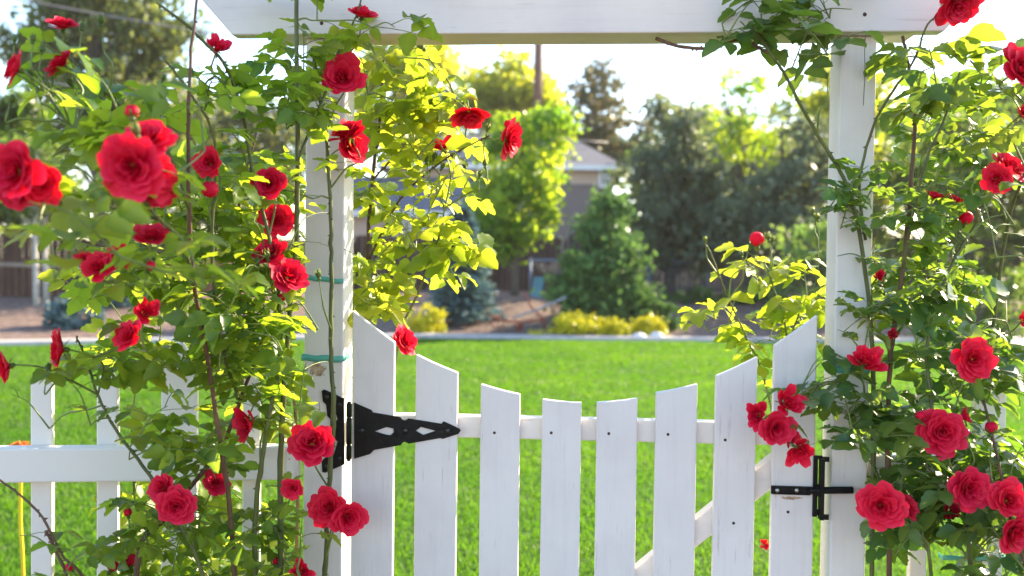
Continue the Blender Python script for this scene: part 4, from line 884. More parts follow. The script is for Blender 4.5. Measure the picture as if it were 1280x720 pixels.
class Rose:
    """a rose plant: canes, leafy shoots grown from the nearest wood, blooms and buds"""
    def __init__(s, name, loc, label, seed, leafm, sunny=0.0):
        s.root = empty(name, loc); s.o = Vector(loc); tag(s.root, label, 'rose plant'); s.r = random.Random(seed)
        s.LV = []; s.LF = []; s.LTt = []; s.nv = 0; s.stems = MB(); s.nodes = []; s.leafm = leafm; s.keep = []; s.nleaf = 0; s.heads = []
    def cane(s, pts, r0, r1, m_='cane_green', thorns=True, n=7):
        p = spline([P(*q_) for q_ in pts], n); k = len(p)
        for i in range(1, k-1): p[i] = p[i] + Vector((s.r.gauss(0, .0007), s.r.gauss(0, .0007), 0))
        mb = MB(); rad = [.80*(r0 + (r1-r0)*i/(k-1)) for i in range(k)]
        rad = [q_*(1 + (.14 if s.r.random() < .15 else 0)) for q_ in rad]
        mb.tube([q_ - s.o for q_ in p], rad, 9)
        if thorns:
            for i in range(k-1):
                for _ in range(max(1, int((p[i+1]-p[i]).length/0.022))):
                    if s.r.random() > .75: continue
                    t = s.r.random(); c = p[i].lerp(p[i+1], t) - s.o; d = (p[i+1]-p[i]).normalized(); a = d.orthogonal().normalized(); a.rotate(Matrix.Rotation(s.r.random()*6.28, 3, d))
                    rr = rad[i]; b = c + a*rr*.7; tip = c + a*(rr + s.r.uniform(.003, .0065)) - d*.002; sd_ = d.cross(a)*.0011
                    mb.add([b + d*.003 , b - d*.003 + sd_, b - d*.003 - sd_, tip], [(0, 1, 3), (1, 2, 3), (2, 0, 3)])
        mb.build('cane', M[m_], s.root)
        for q_ in p:
            s.nodes.append(q_)
        return p
    def blocked(s, p):
        x, y = proj(p)
        for hx, hy, hr, hY in s.heads:
            if p.y < hY + .03 and (x-hx)**2 + (y-hy)**2 < (hr*1.05)**2 and s.r.random() < .88: return True
        for poly, pr in s.keep:
            if inpoly(x, y, poly) and s.r.random() < pr: return True
        return False
    def leaflet(s, p, d, n, L, tint):
        c = p + d*(L*.5)
        if s.blocked(c): return
        V, Fc = LT[s.r.randrange(len(LT))]; sd_ = d.cross(n).normalized(); wsc = s.r.uniform(.95, 1.22)
        A_ = np.array([list(sd_*(L*wsc)), list(d*L), list(n*L)]); W = V @ A_ + np.array(list(p - s.o))
        s.LV.append(W); s.LF.append(Fc + s.nv); s.nv += len(V); tt = np.full(len(V), tint - .06); tt[1::3] = tint + .24; s.LTt.append(tt); s.nleaf += 1
    def leaf(s, p, d, up, R_, L, tint, pairs=2):
        """compound leaf: rachis from p along d"""
        L *= 1.0; R_ *= 1.15
        d = d.normalized(); n = (up - d*up.dot(d)); n = n.normalized() if n.length > 1e-4 else d.orthogonal().normalized()
        n.rotate(Matrix.Rotation(s.r.gauss(0, .38), 3, d)); sd_ = d.cross(n)
        droop = s.r.uniform(.05, .45); pts = [p + d*(R_*t) - Vector((0, 0, droop*R_*t*t)) for t in (0, .35, .7, 1)]
        if s.blocked(pts[2]): return
        s.stems.tube([q_ - s.o for q_ in pts], [.0011, .0009, .0008, .0006], 4, False)
        dt = (pts[3]-pts[2]).normalized(); nn = (n - dt*n.dot(dt)).normalized()
        jt = lambda: s.r.gauss(0, .10)
        s.leaflet(pts[3], (dt + sd_*jt() + nn*jt()).normalized(), nn, L*1.08, tint + s.r.gauss(0, .08))
        for k in range(pairs):
            t = 0.86 - 0.36*k - s.r.uniform(0, .05); q_ = p + d*(R_*t) - Vector((0, 0, droop*R_*t*t))
            for sg in (-1, 1):
                ld = (dt*s.r.uniform(.35, .6) + sd_*sg + nn*s.r.gauss(0, .16) - Vector((0, 0, s.r.uniform(0, .25)))).normalized()
                ln = (nn + Vector((s.r.gauss(0, .22), s.r.gauss(0, .22), s.r.gauss(0, .1)))); ln = (ln - ld*ln.dot(ld)).normalized()
                s.leaflet(q_ + ld*L*.06, ld, ln, L*(1 - .13*k)*s.r.uniform(.88, 1.05), tint + s.r.gauss(0, .10))
    def nearest(s, p):
        best, bd = None, 1e9
        for q_ in s.nodes:
            v = q_ - p; dd = v.x*v.x + 1.0*v.y*v.y + v.z*v.z + (0.6*max(0, v.z))**2
            if dd < bd: bd, best = dd, q_
        return best, math.sqrt(bd)
    def twig(s, a, b, r0=.0022, r1=.0012, bow=.12):
        L = (b-a).length; m1 = a.lerp(b, .35) + Vector((s.r.gauss(0, .06), s.r.gauss(0, .06), s.r.uniform(-.3, 1)*bow))*L; m2 = a.lerp(b, .7) + Vector((s.r.gauss(0, .04), s.r.gauss(0, .04), s.r.uniform(0, 1)*bow))*L
        p = spline([a, m1, m2, b], 4); k = len(p)
        s.stems.tube([q_ - s.o for q_ in p], [r0 + (r1-r0)*i/(k-1) for i in range(k)], 5, False); return p
    def shoot(s, p, L=.18, axis=None, nl=5, leafL=.042, tint=.5):
        """leafy shoot starting at p, joined to the nearest wood"""
        a, dd = s.nearest(p)
        if a is not None and dd > .012 and dd < .9:
            tp = s.twig(a, p)
            if dd < .35: s.nodes += tp[len(tp)//2:]
            for q_ in tp[3:-1:3]:
                if s.r.random() < .5: s.leaf(q_, Vector((s.r.gauss(0, 1), s.r.gauss(0, 1), .2)), Vector((0, 0, 1)), leafL*1.3, leafL*.95, tint)
        axis = (axis or Vector((s.r.gauss(0, .6), s.r.gauss(0, .6), s.r.uniform(.3, 1)))).normalized()
        e = p + axis*L + Vector((0, 0, -.12*L)); q_ = spline([p, p + axis*(L*.55) + Vector((0, 0, .06*L)), e], 5); k = len(q_)
        s.stems.tube([v - s.o for v in q_], [.0019 - .0011*i/(k-1) for i in range(k)], 5, False); s.nodes += q_[2:]
        az = s.r.random()*6.28
        for i in range(nl):
            t = (i+.6)/nl; b = q_[min(k-1, int(t*(k-1)))]; az += 2.4
            dirv = Vector((math.cos(az), math.sin(az), s.r.uniform(-.15, .55))) + axis*.45
            s.leaf(b, dirv, Vector((0, 0, 1)) + axis*.3 + Vector((s.r.gauss(0, .3), s.r.gauss(0, .3) - .15, 0)), leafL*s.r.uniform(1.1, 1.6), leafL*s.r.uniform(.8, 1.15), tint + s.r.gauss(0, .12), 2 if s.r.random() < .75 else 1)
    def fill(s, poly, n, Y0, Y1, leafL=.042, L=(.10, .20), tint=.5, nl=(4, 6), pre=None):
        xs_ = [p[0] for p in poly]; ys_ = [p[1] for p in poly]; c = []
        t = 0
        while len(c) < n and t < n*60:
            t += 1; x, y = s.r.uniform(min(xs_), max(xs_)), s.r.uniform(min(ys_), max(ys_))
            if inpoly(x, y, poly): c.append(P(x, y, s.r.uniform(Y0, Y1)))
        c.sort(key=lambda p: s.nearest(p)[1])
        for p in c:
            ln = s.r.uniform(*L)
            ax = Vector((s.r.gauss(0, .55), s.r.gauss(0, .5), s.r.uniform(.1, 1))).normalized()
            s.shoot(p - ax*ln*.5, ln, ax, s.r.randint(*nl), leafL*s.r.uniform(.85, 1.12), min(1, max(0, tint + s.r.gauss(0, .18))))
    def head(s, px, py, Y, diam_px, face, mesh, name, src=None, leaves=2):
        s.heads.append((px, py, diam_px*.5, Y)); c = P(px, py, Y); sz = diam_px*0.5*Y/F_PX; f = Vector(face).normalized()
        o = bpy.data.objects.new(name, mesh); col.objects.link(o); o.parent = s.root
        if name == 'rose_bud':
            sc_ = sz*2*1.15; o.scale = (sc_,)*3; base = c - f*sc_*.5; o.location = base - s.o
        else:
            o.scale = (sz,)*3; base = c - f*sz*.70; o.location = c - s.o
        o.rotation_mode = 'QUATERNION'
        o.rotation_quaternion = f.to_track_quat('Z', 'Y') @ Matrix.Rotation(s.r.random()*6.28, 3, 'Z').to_quaternion()
        if name == 'rose_bloom':
            k = bpy.data.objects.new('calyx', CALYX); col.objects.link(k); k.parent = o
        a = P(*src) if src else s.nearest(base + Vector((0, .02, -.10)))[0]
        if a is not None:
            L = max(.03, (base-a).length); k1 = base - f*min(.035, L*.3) + Vector((0, 0, -.01)); m_ = a.lerp(k1, .55) + Vector((s.r.gauss(0, .05), s.r.gauss(0, .05), .08))*L
            p = spline([a, m_, k1, base], 5); k = len(p); r1 = .0015 if name == 'rose_bloom' else .0010
            s.stems.tube([q_ - s.o for q_ in p], [.0024 - (.0024-r1)*i/(k-1) for i in range(k)], 6, False)
            if L < .5: s.nodes += p[3:k-3]
            for i in range(leaves):
                q_ = p[int(k*(.35 + .35*s.r.random()))]; s.leaf(q_, Vector((s.r.gauss(0, 1), s.r.gauss(0, .8), s.r.uniform(-.2, .4))), Vector((0, 0, 1)), .05*Y/2.1, .038*Y/2.1 if Y > 1.8 else .04, .5 + s.r.gauss(0, .15), 1)
        return o
    def rose(s, px, py, Y, d, face=(0, -1, .25), half=False, src=None, leaves=2, v=None):
        if d < 45 and s.r.random() < .22: half = True
        f = Vector(face) + Vector((s.r.gauss(0, .10), 0, s.r.gauss(0, .10)))
        return s.head(px, py, Y, d, f, (HALF if half else BLOOMS)[(v if v is not None else s.r.randrange(6)) % (3 if half else 6)], 'rose_bloom', src, leaves)
    def bud(s, px, py, Y, d, red=False, face=None, src=None):
        return s.head(px, py, Y, d, face or (s.r.gauss(0, .3), s.r.gauss(0, .3) - .1, 1), BUD_R if red else BUD_G, 'rose_bud', src, 0)
    def finish(s):
        V = np.concatenate(s.LV); Fc = np.concatenate(s.LF); T = np.clip(np.concatenate(s.LTt), 0, 1)
        link('foliage', np_mesh('foliage', V, Fc, T), s.leafm, s.root); s.stems.build('stems', M['stem'], s.root)
        print('ROSE', s.root.name, s.nleaf, 'leaflets')

POST_L = [(372, 262), (434, 225), (440, 600), (374, 600)]
GATE_OPEN = [(500, 420), (960, 470), (960, 720), (441, 720), (441, 470)]

# ------------------------------------------------------------------ left climbing rose
g0 = P(330, 700, 2.0); g0.z = 0
LRZ = Rose('climbing_rose', g0, 'tall red climbing rose in full bloom over the left fence and post', 21, M['leaf'])
LRZ.keep = [([(378, 215), (437, 215), (437, 500), (380, 500)], .86), ([(400, 480), (590, 480), (590, 600), (400, 600)], .97), ([(438, 380), (1000, 470), (1000, 720), (442, 720)], .97),
            ([(0, 470), (36, 470), (160, 560), (190, 575), (190, 600), (0, 600)], .9), ([(0, 330), (50, 330), (50, 420), (0, 420)], .85), ([(0, 600), (70, 600), (70, 680), (0, 680)], .75),
            ([(500, -20), (900, -20), (900, 60), (560, 60)], .9), ([(290, 0), (440, 0), (440, 38), (300, 38)], .6), ([(378, 600), (440, 600), (440, 720), (378, 720)], .55)]
C1 = LRZ.cane([(424, 1120, 2.09), (404, 790, 2.085), (407, 700, 2.085), (411, 610, 2.085), (417, 520, 2.085), (414, 440, 2.09), (414, 340, 2.09), (413, 260, 2.09), (408, 180, 2.08), (398, 110, 2.06), (390, 60, 2.05)], .0072, .0045)
LRZ.cane([(350, 1100, 2.05), (352, 800, 2.0), (350, 620, 1.99), (356, 470, 1.98), (370, 300, 1.99), (372, 180, 1.98), (371, 60, 1.96), (370, -60, 1.95)], .0085, .005)
LRZ.cane([(330, 1100, 2.0), (318, 700, 1.97), (330, 560, 1.96), (350, 440, 1.96), (345, 340, 1.95), (320, 230, 1.93), (290, 100, 1.88), (245, 42, 1.82), (195, 2, 1.78)], .007, .0028)
LRZ.cane([(270, 1100, 1.98), (262, 760, 1.95), (215, 640, 1.93), (188, 595, 1.92), (150, 545, 1.92), (125, 500, 1.92), (108, 450, 1.92), (96, 420, 1.9)], .006, .0022)
LRZ.cane([(200, 1050, 1.96), (170, 720, 1.96), (215, 640, 1.97), (275, 560, 1.98), (300, 500, 1.98), (330, 420, 1.97)], .0075, .004, 'cane_brown')
LRZ.cane([(300, 1080, 2.0), (292, 700, 1.95), (270, 520, 1.88), (240, 330, 1.78), (236, 200, 1.72), (237, 90, 1.70), (247, -10, 1.70)], .0068, .0028, 'cane_brown')
LRZ.cane([(240, 340, 1.79), (226, 300, 1.66), (200, 275, 1.50), (180, 250, 1.40), (168, 226, 1.33)], .0048, .0028)
LRZ.cane([(200, 275, 1.50), (150, 262, 1.42), (90, 255, 1.38), (45, 247, 1.34)], .0034, .002)
LRZ.cane([(236, 260, 1.74), (205, 180, 1.72), (150, 130, 1.70), (105, 95, 1.70), (80, 55, 1.70)], .0036, .0018)
LRZ.cane([(205, 260, 1.6), (130, 190, 1.60), (82, 150, 1.60), (60, 110, 1.60), (40, 78, 1.60)], .0032, .0015)
LRZ.cane([(150, 1000, 1.9), (120, 760, 1.88), (75, 690, 1.86), (48, 640, 1.86), (0, 600, 1.86), (-30, 580, 1.86)], .004, .0018, 'cane_brown')
LRZ.cane([(110, 900, 1.9), (88, 740, 1.9), (70, 690, 1.9), (57, 663, 1.9)], .0045, .0035, 'cane_brown')
LRZ.cane([(300, 500, 1.98), (280, 440, 1.9), (265, 330, 1.84), (268, 180, 1.8), (240, 120, 1.76), (203, 70, 1.74)], .005, .0022)
LRZ.cane([(372, 200, 1.98), (405, 120, 2.02), (425, 60, 2.03), (445, 20, 2.03), (455, -20, 2.03)], .004, .002)
# blooms: px, py, depth, diameter, facing
for a in [(79, 28, 1.62, 38, (.2, -.4, .9)), (73, 76, 1.60, 42, (-.5, -.5, .6)), (14, 84, 1.52, 44, (-.7, -.5, .3)),
          (162, 208, 1.26, 80, (-.1, -1, .12)), (183, 170, 1.36, 62, (.2, -.7, .7)), (196, 216, 1.40, 62, (.8, -.5, .2)), (196, 240, 1.42, 44, (.4, -.6, -.4)),
          (14, 212, 1.30, 74, (-.3, -1, .2)), (50, 229, 1.34, 52, (.3, -1, -.1)), (20, 238, 1.38, 50, (0, -.9, -.5)),
          (260, 202, 1.76, 37, (0, -1, .1)), (335, 229, 1.93, 42, (-.1, -1, .15)), (190, 292, 1.55, 42, (.2, -.5, .8)),
          (150, 320, 1.62, 34, (.3, -.8, .3)), (122, 332, 1.60, 40, (-.2, -.8, .4)), (106, 322, 1.62, 22, (.4, -.6, .4)),
          (428, 95, 2.02, 52, (.15, -1, .25)), (434, 163, 2.06, 46, (-.4, -.5, .7)), (441, 180, 2.08, 50, (.7, -.5, .3)),
          (347, 275, 1.98, 42, (.3, -.9, .2)), (336, 313, 1.94, 42, (-.2, -.8, .5)), (363, 342, 1.93, 50, (.5, -.7, .6)),
          (69, 437, 1.78, 48, (-.85, -.55, .1)), (3, 459, 1.76, 42, (-.9, -.4, -.1)), (158, 418, 1.72, 40, (-.4, -.7, .5)), (182, 390, 1.75, 34, (.2, -.6, .5)),
          (306, 531, 1.95, 44, (-.4, -.8, -.1)), (389, 551, 1.98, 56, (.1, -.85, .35)), (200, 610, 1.88, 36, (-.3, -.9, .2)), (220, 633, 1.86, 47, (.3, -1, .1)),
          (365, 611, 1.96, 27, (.2, -.9, .1)), (408, 633, 2.03, 48, (-.2, -.9, .2)), (437, 649, 2.02, 44, (.5, -.8, .1)), (271, 602, 1.98, 34, (.4, -.6, .5)),
          (272, 58, 1.86, 33, (.4, -.6, .5)), (453, 15, 2.03, 34, (.2, -.5, .9)), (376, 714, 1.97, 30, (.2, -.9, .1)), (300, 376, 1.99, 18, (.2, -.9, .3))]:
    LRZ.rose(*a)
for a in [(165, 142, 1.38, 20, True), (262, 233, 1.76, 24, True, (.2, -.4, -.9)), (18, 50, 1.58, 12, False), (41, 49, 1.58, 12, False), (53, 62, 1.58, 12, False), (103, 33, 1.66, 13, False), (126, 26, 1.66, 13, False), (80, 53, 1.64, 11, False), (88, 104, 1.64, 13, False),
          (38, 94, 1.58, 13, False), (170, 164, 1.28, 18, False), (334, 320, 1.92, 14, False), (322, 327, 1.92, 11, False), (398, 344, 2.0, 12, False), (354, 374, 1.94, 13, True), (343, 366, 1.94, 11, False), (187, 334, 1.6, 14, True), (346, 703, 2.0, 12, True), (352, 660, 1.98, 11, False), (345, 663, 1.98, 11, False), (204, 98, 1.72, 9, False), (50, 117, 1.58, 12, False), (15, 125, 1.55, 14, False), (60, 460, 1.78, 12, False), (160, 642, 1.95, 12, True), (88, 710, 1.9, 12, True), (140, 710, 2.0, 16, True), (164, 703, 2.0, 18, True)]:
    LRZ.bud(*a)
LRZ.fill([(265, 60), (440, 50), (402, 130), (398, 220), (385, 330), (380, 420), (300, 420), (270, 300), (250, 150)], 19, 1.92, 2.10, 0.046, (.08, .17), .42)
LRZ.fill([(150, 230), (300, 180), (380, 400), (380, 480), (180, 470), (120, 400)], 18, 1.75, 2.02, 0.046, (.08, .18), .5)
LRZ.fill([(150, 420), (380, 440), (380, 590), (200, 580), (120, 470)], 11, 1.90, 2.06, 0.048, (.08, .16), .4)
LRZ.fill([(190, 580), (375, 590), (400, 720), (140, 725), (150, 640)], 14, 1.92, 2.10, 0.041, (.07, .15), .35)
LRZ.fill([(200, 720), (400, 720), (420, 800), (150, 800)], 6, 1.92, 2.08, 0.044, (.08, .15), .35)
LRZ.fill([(100, 170), (260, 240), (250, 340), (90, 330), (60, 220)], 6, 1.28, 1.62, 0.052, (.07, .14), .55, (3, 5))
LRZ.fill([(70, 70), (230, 30), (280, 120), (220, 200), (90, 190)], 4, 1.55, 1.80, 0.057, (.08, .15), .5, (3, 5))
LRZ.fill([(90, 400), (180, 420), (170, 500), (40, 520), (30, 460)], 3, 1.82, 1.95, 0.046, (.07, .12), .5, (2, 4))
LRZ.fill([(0, 610), (130, 620), (130, 720), (20, 720)], 2, 1.84, 1.95, 0.041, (.08, .13), .3, (3, 4))
LRZ.fill([(340, -10), (560, -10), (540, 30), (450, 50), (360, 50)], 3, 1.96, 2.05, 0.048, (.06, .12), .4, (3, 4))
for (px, py, Y) in ((425, 424, 2.08), (428, 462, 2.08), (398, 440, 2.07), (440, 553, 2.07), (424, 500, 2.08), (400, 500, 2.02), (385, 450, 2.02), (428, 612, 2.08), (430, 300, 2.09)):
    p = P(px, py, Y)
    for k in range(2): LRZ.leaf(p - Vector((0, 0, .02)), Vector((LRZ.r.uniform(-.2, 1)*(1 if px > 414 else -1), -.3, LRZ.r.uniform(-.3, .6))), Vector((0, -.7, 1)), .030, .026, .4, 1)
LRZ.finish()

# ------------------------------------------------------------------ sunlit rose behind the left post
g0 = P(470, 700, 2.62); g0.z = 0
BRZ = Rose('climbing_rose', g0, 'backlit yellow green climbing rose standing behind the left arbor post', 33, M['leaf_y'])
BRZ.keep = [([(560, 60), (1000, 60), (1000, 130), (600, 130)], .98), ([(612, 60), (1000, 60), (1000, 460), (612, 460)], .98), ([(500, 430), (1000, 430), (1000, 720), (500, 720)], .97), ([(560, 420), (640, 300), (640, 430)], .9), ([(512, 372), (590, 365), (570, 428), (506, 428)], .85),
            ([(0, 440), (120, 440), (120, 720), (0, 720)], .9), ([(500, 250), (530, 250), (540, 300), (500, 310)], .5)]
BRZ.cane([(455, 1000, 2.6), (452, 700, 2.58), (452, 520, 2.56), (458, 330, 2.54), (465, 230, 2.52), (475, 150, 2.50), (480, 70, 2.48), (478, 20, 2.46)], .008, .004, 'cane_brown')
BRZ.cane([(458, 330, 2.54), (500, 250, 2.5), (548, 205, 2.46), (590, 180, 2.42), (612, 170, 2.40)], .004, .0018, 'cane_brown')
BRZ.cane([(465, 225, 2.52), (500, 190, 2.5), (535, 165, 2.48), (560, 150, 2.46)], .0035, .002, 'cane_brown')
BRZ.cane([(480, 110, 2.48), (520, 95, 2.46), (560, 115, 2.44), (590, 140, 2.42)], .003, .0016)
BRZ.cane([(500, 1000, 2.6), (490, 620, 2.55), (496, 440, 2.5), (525, 360, 2.47), (550, 290, 2.45), (556, 260, 2.45)], .005, .0022)
BRZ.cane([(330, 1000, 2.6), (320, 700, 2.5), (310, 520, 2.45), (290, 380, 2.42), (300, 250, 2.4), (330, 130, 2.38)], .007, .003, 'cane_brown')
BRZ.cane([(180, 1000, 2.6), (172, 700, 2.5), (165, 560, 2.45), (170, 480, 2.42)], .005, .002)
BRZ.cane([(360, 1000, 2.5), (372, 600, 2.45), (362, 420, 2.40), (368, 330, 2.38)], .006, .003, 'cane_brown')
for a in [(587, 148, 2.40, 46, (.1, -.35, -.9)), (641, 174, 2.38, 48, (.85, -.45, -.15)), (554, 182, 2.46, 32, (-.4, .3, .8)), (509, 425, 2.30, 40, (.6, -.4, .5))]:
    BRZ.rose(*a, leaves=1)
for a in [(635, 157, 2.38, 12, True), (533, 200, 2.44, 11), (543, 196, 2.44, 11), (553, 208, 2.44, 10), (606, 205, 2.42, 10), (600, 218, 2.42, 10), (580, 205, 2.43, 11), (610, 160, 2.40, 10), (527, 58, 2.30, 14)]:
    BRZ.bud(*a)
BRZ.fill([(440, 60), (530, 62), (570, 110), (560, 200), (600, 230), (590, 260), (540, 270), (490, 330), (445, 400)], 22, 2.30, 2.62, 0.056, (.10, .20), .55)
BRZ.fill([(440, 380), (500, 320), (510, 400), (490, 420), (440, 420)], 3, 2.30, 2.5, 0.056, (.08, .14), .6)
BRZ.fill([(520, 300), (590, 300), (595, 360), (520, 400)], 3, 2.40, 2.48, 0.056, (.08, .14), .6, (3, 4))
BRZ.fill([(150, 240), (385, 120), (385, 560), (170, 560), (130, 400)], 12, 2.28, 2.6, 0.056, (.12, .22), .6)
BRZ.fill([(140, 600), (375, 610), (375, 730), (140, 730)], 9, 2.30, 2.55, 0.056, (.10, .18), .55)
BRZ.finish()

# ------------------------------------------------------------------ right climbing rose
g0 = P(1180, 700, 2.05); g0.z = 0
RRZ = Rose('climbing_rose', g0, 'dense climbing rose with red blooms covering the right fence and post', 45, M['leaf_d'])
RRZ.keep = [([(700, 420), (960, 420), (960, 720), (700, 720)], .98), ([(960, 440), (1024, 400), (1030, 480), (960, 480)], .9), ([(960, 545), (1082, 560), (1082, 720), (960, 720)], .97), ([(1028, 60), (1100, 60), (1066, 180), (1028, 200)], .88), ([(1022, 270), (1055, 270), (1050, 440), (1022, 440)], .85),
            ([(600, 30), (890, 60), (890, 420), (600, 420)], .98), ([(890, 110), (1010, 160), (1022, 280), (1022, 440), (890, 440)], .96), ([(1110, 70), (1280, 80), (1280, 100), (1110, 110)], .3), ([(1215, 250), (1290, 240), (1290, 430), (1250, 420), (1215, 330)], .72), ([(600, -40), (890, -40), (890, 60), (600, 60)], .97), ([(1040, 0), (1180, 0), (1180, 40), (1040, 40)], .8)]
RRZ.cane([(1120, 1100, 2.08), (1112, 760, 2.05), (1110, 600, 2.05), (1112, 460, 2.05), (1128, 340, 2.05), (1138, 240, 2.05), (1143, 150, 2.05), (1135, 80, 2.06), (1128, 45, 2.06)], .0075, .004, 'cane_brown')
RRZ.cane([(1090, 1100, 2.08), (1090, 700, 2.07), (1092, 480, 2.07), (1082, 340, 2.06), (1062, 240, 2.05), (1035, 190, 2.04), (1005, 140, 2.02), (982, 95, 2.01), (962, 65, 2.0), (940, 30, 2.0)], .0068, .003)
RRZ.cane([(1082, 300, 2.06), (1075, 220, 2.05), (1100, 140, 2.03), (1140, 80, 2.0), (1160, 30, 1.97), (1185, 15, 1.94)], .0042, .002)
RRZ.cane([(820, 48, 2.10), (850, 58, 2.08), (890, 60, 2.06), (925, 50, 2.05), (960, 66, 2.0)], .0048, .0034, 'cane_brown')
RRZ.cane([(1210, 1100, 2.02), (1215, 760, 1.98), (1200, 620, 1.96), (1170, 540, 1.95), (1160, 420, 1.98), (1190, 330, 2.02), (1220, 280, 2.04), (1250, 225, 2.05)], .0065, .0026)
RRZ.cane([(1160, 1000, 2.0), (1165, 740, 1.95), (1150, 660, 1.94), (1125, 640, 1.93)], .005, .003)
RRZ.cane([(1300, 1000, 1.95), (1290, 760, 1.9), (1262, 640, 1.9), (1235, 520, 1.92), (1215, 460, 1.94)], .0055, .0025, 'cane_brown')
RRZ.cane([(1225, 1000, 2.3), (1222, 600, 2.2), (1240, 420, 2.15), (1260, 280, 2.1), (1290, 190, 2.0), (1300, 120, 1.95)], .006, .003)
RRZ.cane([(1128, 340, 2.05), (1155, 210, 2.0), (1180, 150, 1.98), (1200, 90, 1.96)], .0036, .0022)
RRZ.cane([(1085, 500, 2.04), (1055, 480, 1.99), (1030, 478, 1.96), (1005, 490, 1.95)], .003, .0018)
for a in [(1199, 8, 1.93, 58, (.2, -.6, -.6)), (1282, 82, 1.90, 58, (.3, -.9, .2)), (1280, 142, 2.0, 26, (.2, -.9, .3)), (1264, 206, 2.03, 46, (.3, -.8, .5)), (1246, 222, 2.0, 38, (-.3, -.9, .2)),
          (1082, 450, 1.98, 44, (-.1, -.8, .6)), (1219, 449, 1.92, 52, (.1, -1, .3)), (1178, 540, 1.90, 60, (-.1, -1, .2)),
          (985, 503, 1.95, 42, (.1, -.9, .3)), (945, 518, 1.96, 34, (-.6, -.8, .2)), (972, 536, 1.94, 44, (.1, -1, .1)), (1000, 564, 1.95, 39, (.1, -.9, -.2)), (990, 545, 1.99, 26, (.7, -.7, 0)),
          (1102, 632, 1.88, 58, (-.3, -1, .15)), (1138, 634, 1.92, 30, (.6, -.7, .2)), (1214, 612, 1.88, 55, (.2, -1, .15)), (1263, 625, 1.86, 48, (.1, -.9, .3)), (1272, 668, 1.84, 52, (.3, -1, -.1)), (1099, 345, 2.1, 16, (.1, -.8, .5)), (1115, 418, 2.02, 15, (.1, -.9, .3)), (1281, 400, 1.95, 22, (.3, -.9, .2)), (1168, 244, 2.12, 22, (.1, -.4, .9)), (1196, 249, 2.12, 24, (.2, -.3, .9)), (1190, 640, 2.0, 24, (0, -.8, .5)), (1206, 520, 1.93, 24, (.7, -.5, .5))]:
    RRZ.rose(*a, half=a[3] < 27, src=(1172, 22, 1.95) if a[1] == 8 else None)
for a in [(1206, 275, 2.05, 20, True), (1239, 537, 1.92, 18, True), (1150, 522, 1.92, 14, True), (1126, 603, 1.92, 12), (1230, 205, 2.02, 13), (1180, 190, 2.1, 10), (1034, 95, 2.0, 7), (1206, 545, 1.9, 12), (1190, 555, 1.9, 10), (1158, 640, 1.93, 11)]:
    RRZ.bud(*a)
RRZ.fill([(1085, 300), (1150, 120), (1250, 120), (1290, 200), (1230, 260), (1220, 430), (1090, 440)], 25, 1.98, 2.30, 0.043, (.08, .17), .5)
RRZ.fill([(1068, 420), (1290, 420), (1290, 620), (1090, 600), (1070, 520)], 24, 1.93, 2.14, 0.046, (.07, .15), .25)
RRZ.fill([(1095, 600), (1290, 600), (1290, 730), (1100, 730)], 14, 1.92, 2.12, 0.046, (.07, .15), .22)
RRZ.fill([(1110, 720), (1290, 720), (1290, 800), (1110, 800)], 4, 1.92, 2.08, 0.046, (.08, .15), .25)
RRZ.fill([(895, 0), (1030, 0), (1035, 30), (1000, 110), (960, 100), (920, 40)], 7, 1.94, 2.04, 0.058, (.06, .12), .42, (3, 5))
RRZ.fill([(1100, 70), (1290, 70), (1290, 150), (1110, 150)], 6, 1.92, 2.08, 0.058, (.06, .13), .5, (3, 4))
RRZ.fill([(1040, 210), (1090, 230), (1095, 440), (1062, 430)], 8, 1.98, 2.07, 0.036, (.05, .10), .35, (3, 5))
RRZ.fill([(1000, 455), (1065, 450), (1080, 540), (1030, 530)], 4, 1.96, 2.03, 0.048, (.05, .09), .22, (3, 4))
RRZ.fill([(1210, 260), (1290, 250), (1290, 440), (1220, 440)], 5, 1.95, 2.2, 0.053, (.08, .15), .4, (3, 5))
RRZ.finish()

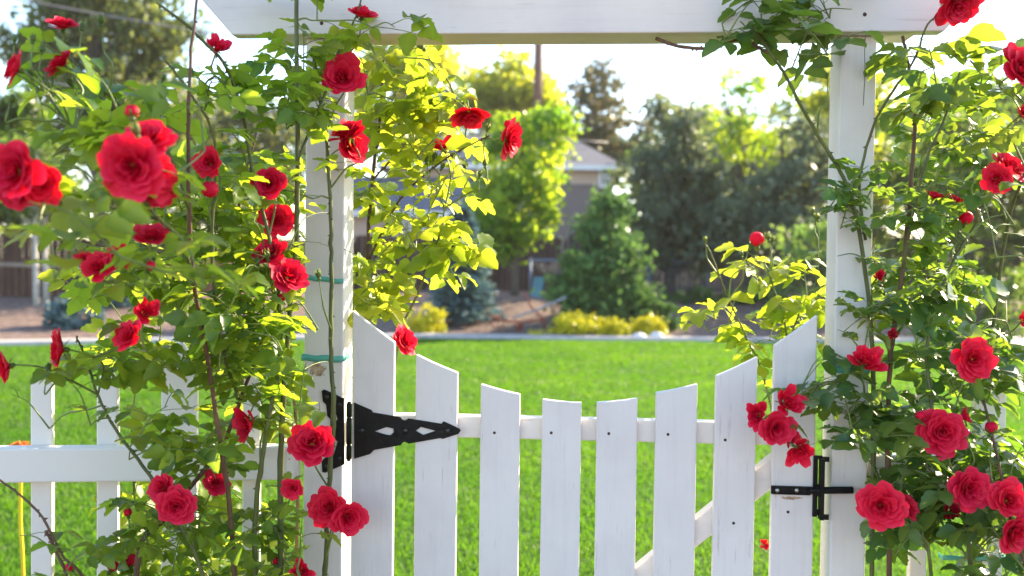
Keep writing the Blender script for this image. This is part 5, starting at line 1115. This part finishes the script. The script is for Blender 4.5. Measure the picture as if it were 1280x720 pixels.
# ------------------------------------------------------------------ young rose bush behind the gate's latch side
g0 = P(985, 700, 2.7); g0.z = 0
SRZ = Rose('rose_bush', g0, 'young backlit rose bush with one red bud behind the gate latch side', 57, M['leaf_y'])
SRZ.keep = [([(700, 100), (860, 100), (850, 720), (700, 720)], .98), ([(850, 270), (1100, 200), (1100, 285), (850, 285)], .95), ([(700, 450), (940, 450), (940, 720), (700, 720)], .97)]
SRZ.cane([(985, 900, 2.7), (975, 600, 2.6), (957, 480, 2.58), (930, 415, 2.55), (905, 360, 2.53), (890, 320, 2.52), (880, 302, 2.51)], .0045, .0016)
SRZ.cane([(1000, 900, 2.7), (995, 600, 2.62), (985, 430, 2.56), (970, 370, 2.54), (955, 325, 2.53)], .0045, .0018)
SRZ.cane([(985, 430, 2.56), (1000, 390, 2.56), (1020, 350, 2.58), (1022, 300, 2.6), (1018, 268, 2.6)], .003, .0014)
SRZ.head(946, 302, 2.52, 21, (-.1, -.3, 1), BUD_R, 'rose_bud', (958, 335, 2.53), 0)
for a in [(938, 308, 2.52, 10), (960, 297, 2.52, 11), (966, 300, 2.53, 9), (927, 318, 2.52, 9), (1016, 264, 2.6, 10), (1022, 272, 2.6, 10), (882, 300, 2.51, 8)]:
    SRZ.bud(*a)
SRZ.rose(957, 681, 2.7, 14, half=True, leaves=1)
SRZ.fill([(865, 310), (915, 320), (925, 400), (900, 420), (870, 400)], 2, 2.48, 2.56, 0.056, (.07, .11), .55, (3, 4))
SRZ.fill([(905, 370), (960, 370), (1020, 340), (1022, 400), (960, 440), (920, 430)], 4, 2.46, 2.62, 0.056, (.07, .13), .5, (3, 5))
SRZ.fill([(930, 320), (975, 320), (990, 370), (940, 370)], 2, 2.48, 2.58, 0.056, (.06, .10), .5, (3, 4))
SRZ.fill([(955, 430), (1015, 420), (1010, 520), (960, 520)], 2, 2.5, 2.65, 0.056, (.07, .13), .45, (3, 4))
SRZ.finish()

# ------------------------------------------------------------------ thin volume added to imitate lens veiling glare, lifting the dark background
hz = MB(); hz.box(-165, 165, -45, 225, -1.0, 19); hm = bpy.data.materials.new('glare_haze'); hm.use_nodes = True; n = hm.node_tree.nodes; n.clear()
vo = n.new('ShaderNodeVolumePrincipled'); vo.inputs['Density'].default_value = 0.00045; vo.inputs['Color'].default_value = (1, 0.95, 0.88, 1); vo.inputs['Anisotropy'].default_value = 0.3
mo = n.new('ShaderNodeOutputMaterial'); hm.node_tree.links.new(vo.outputs[0], mo.inputs['Volume'])
hz = hz.build('glare_haze', hm); hz['kind'] = 'stuff'
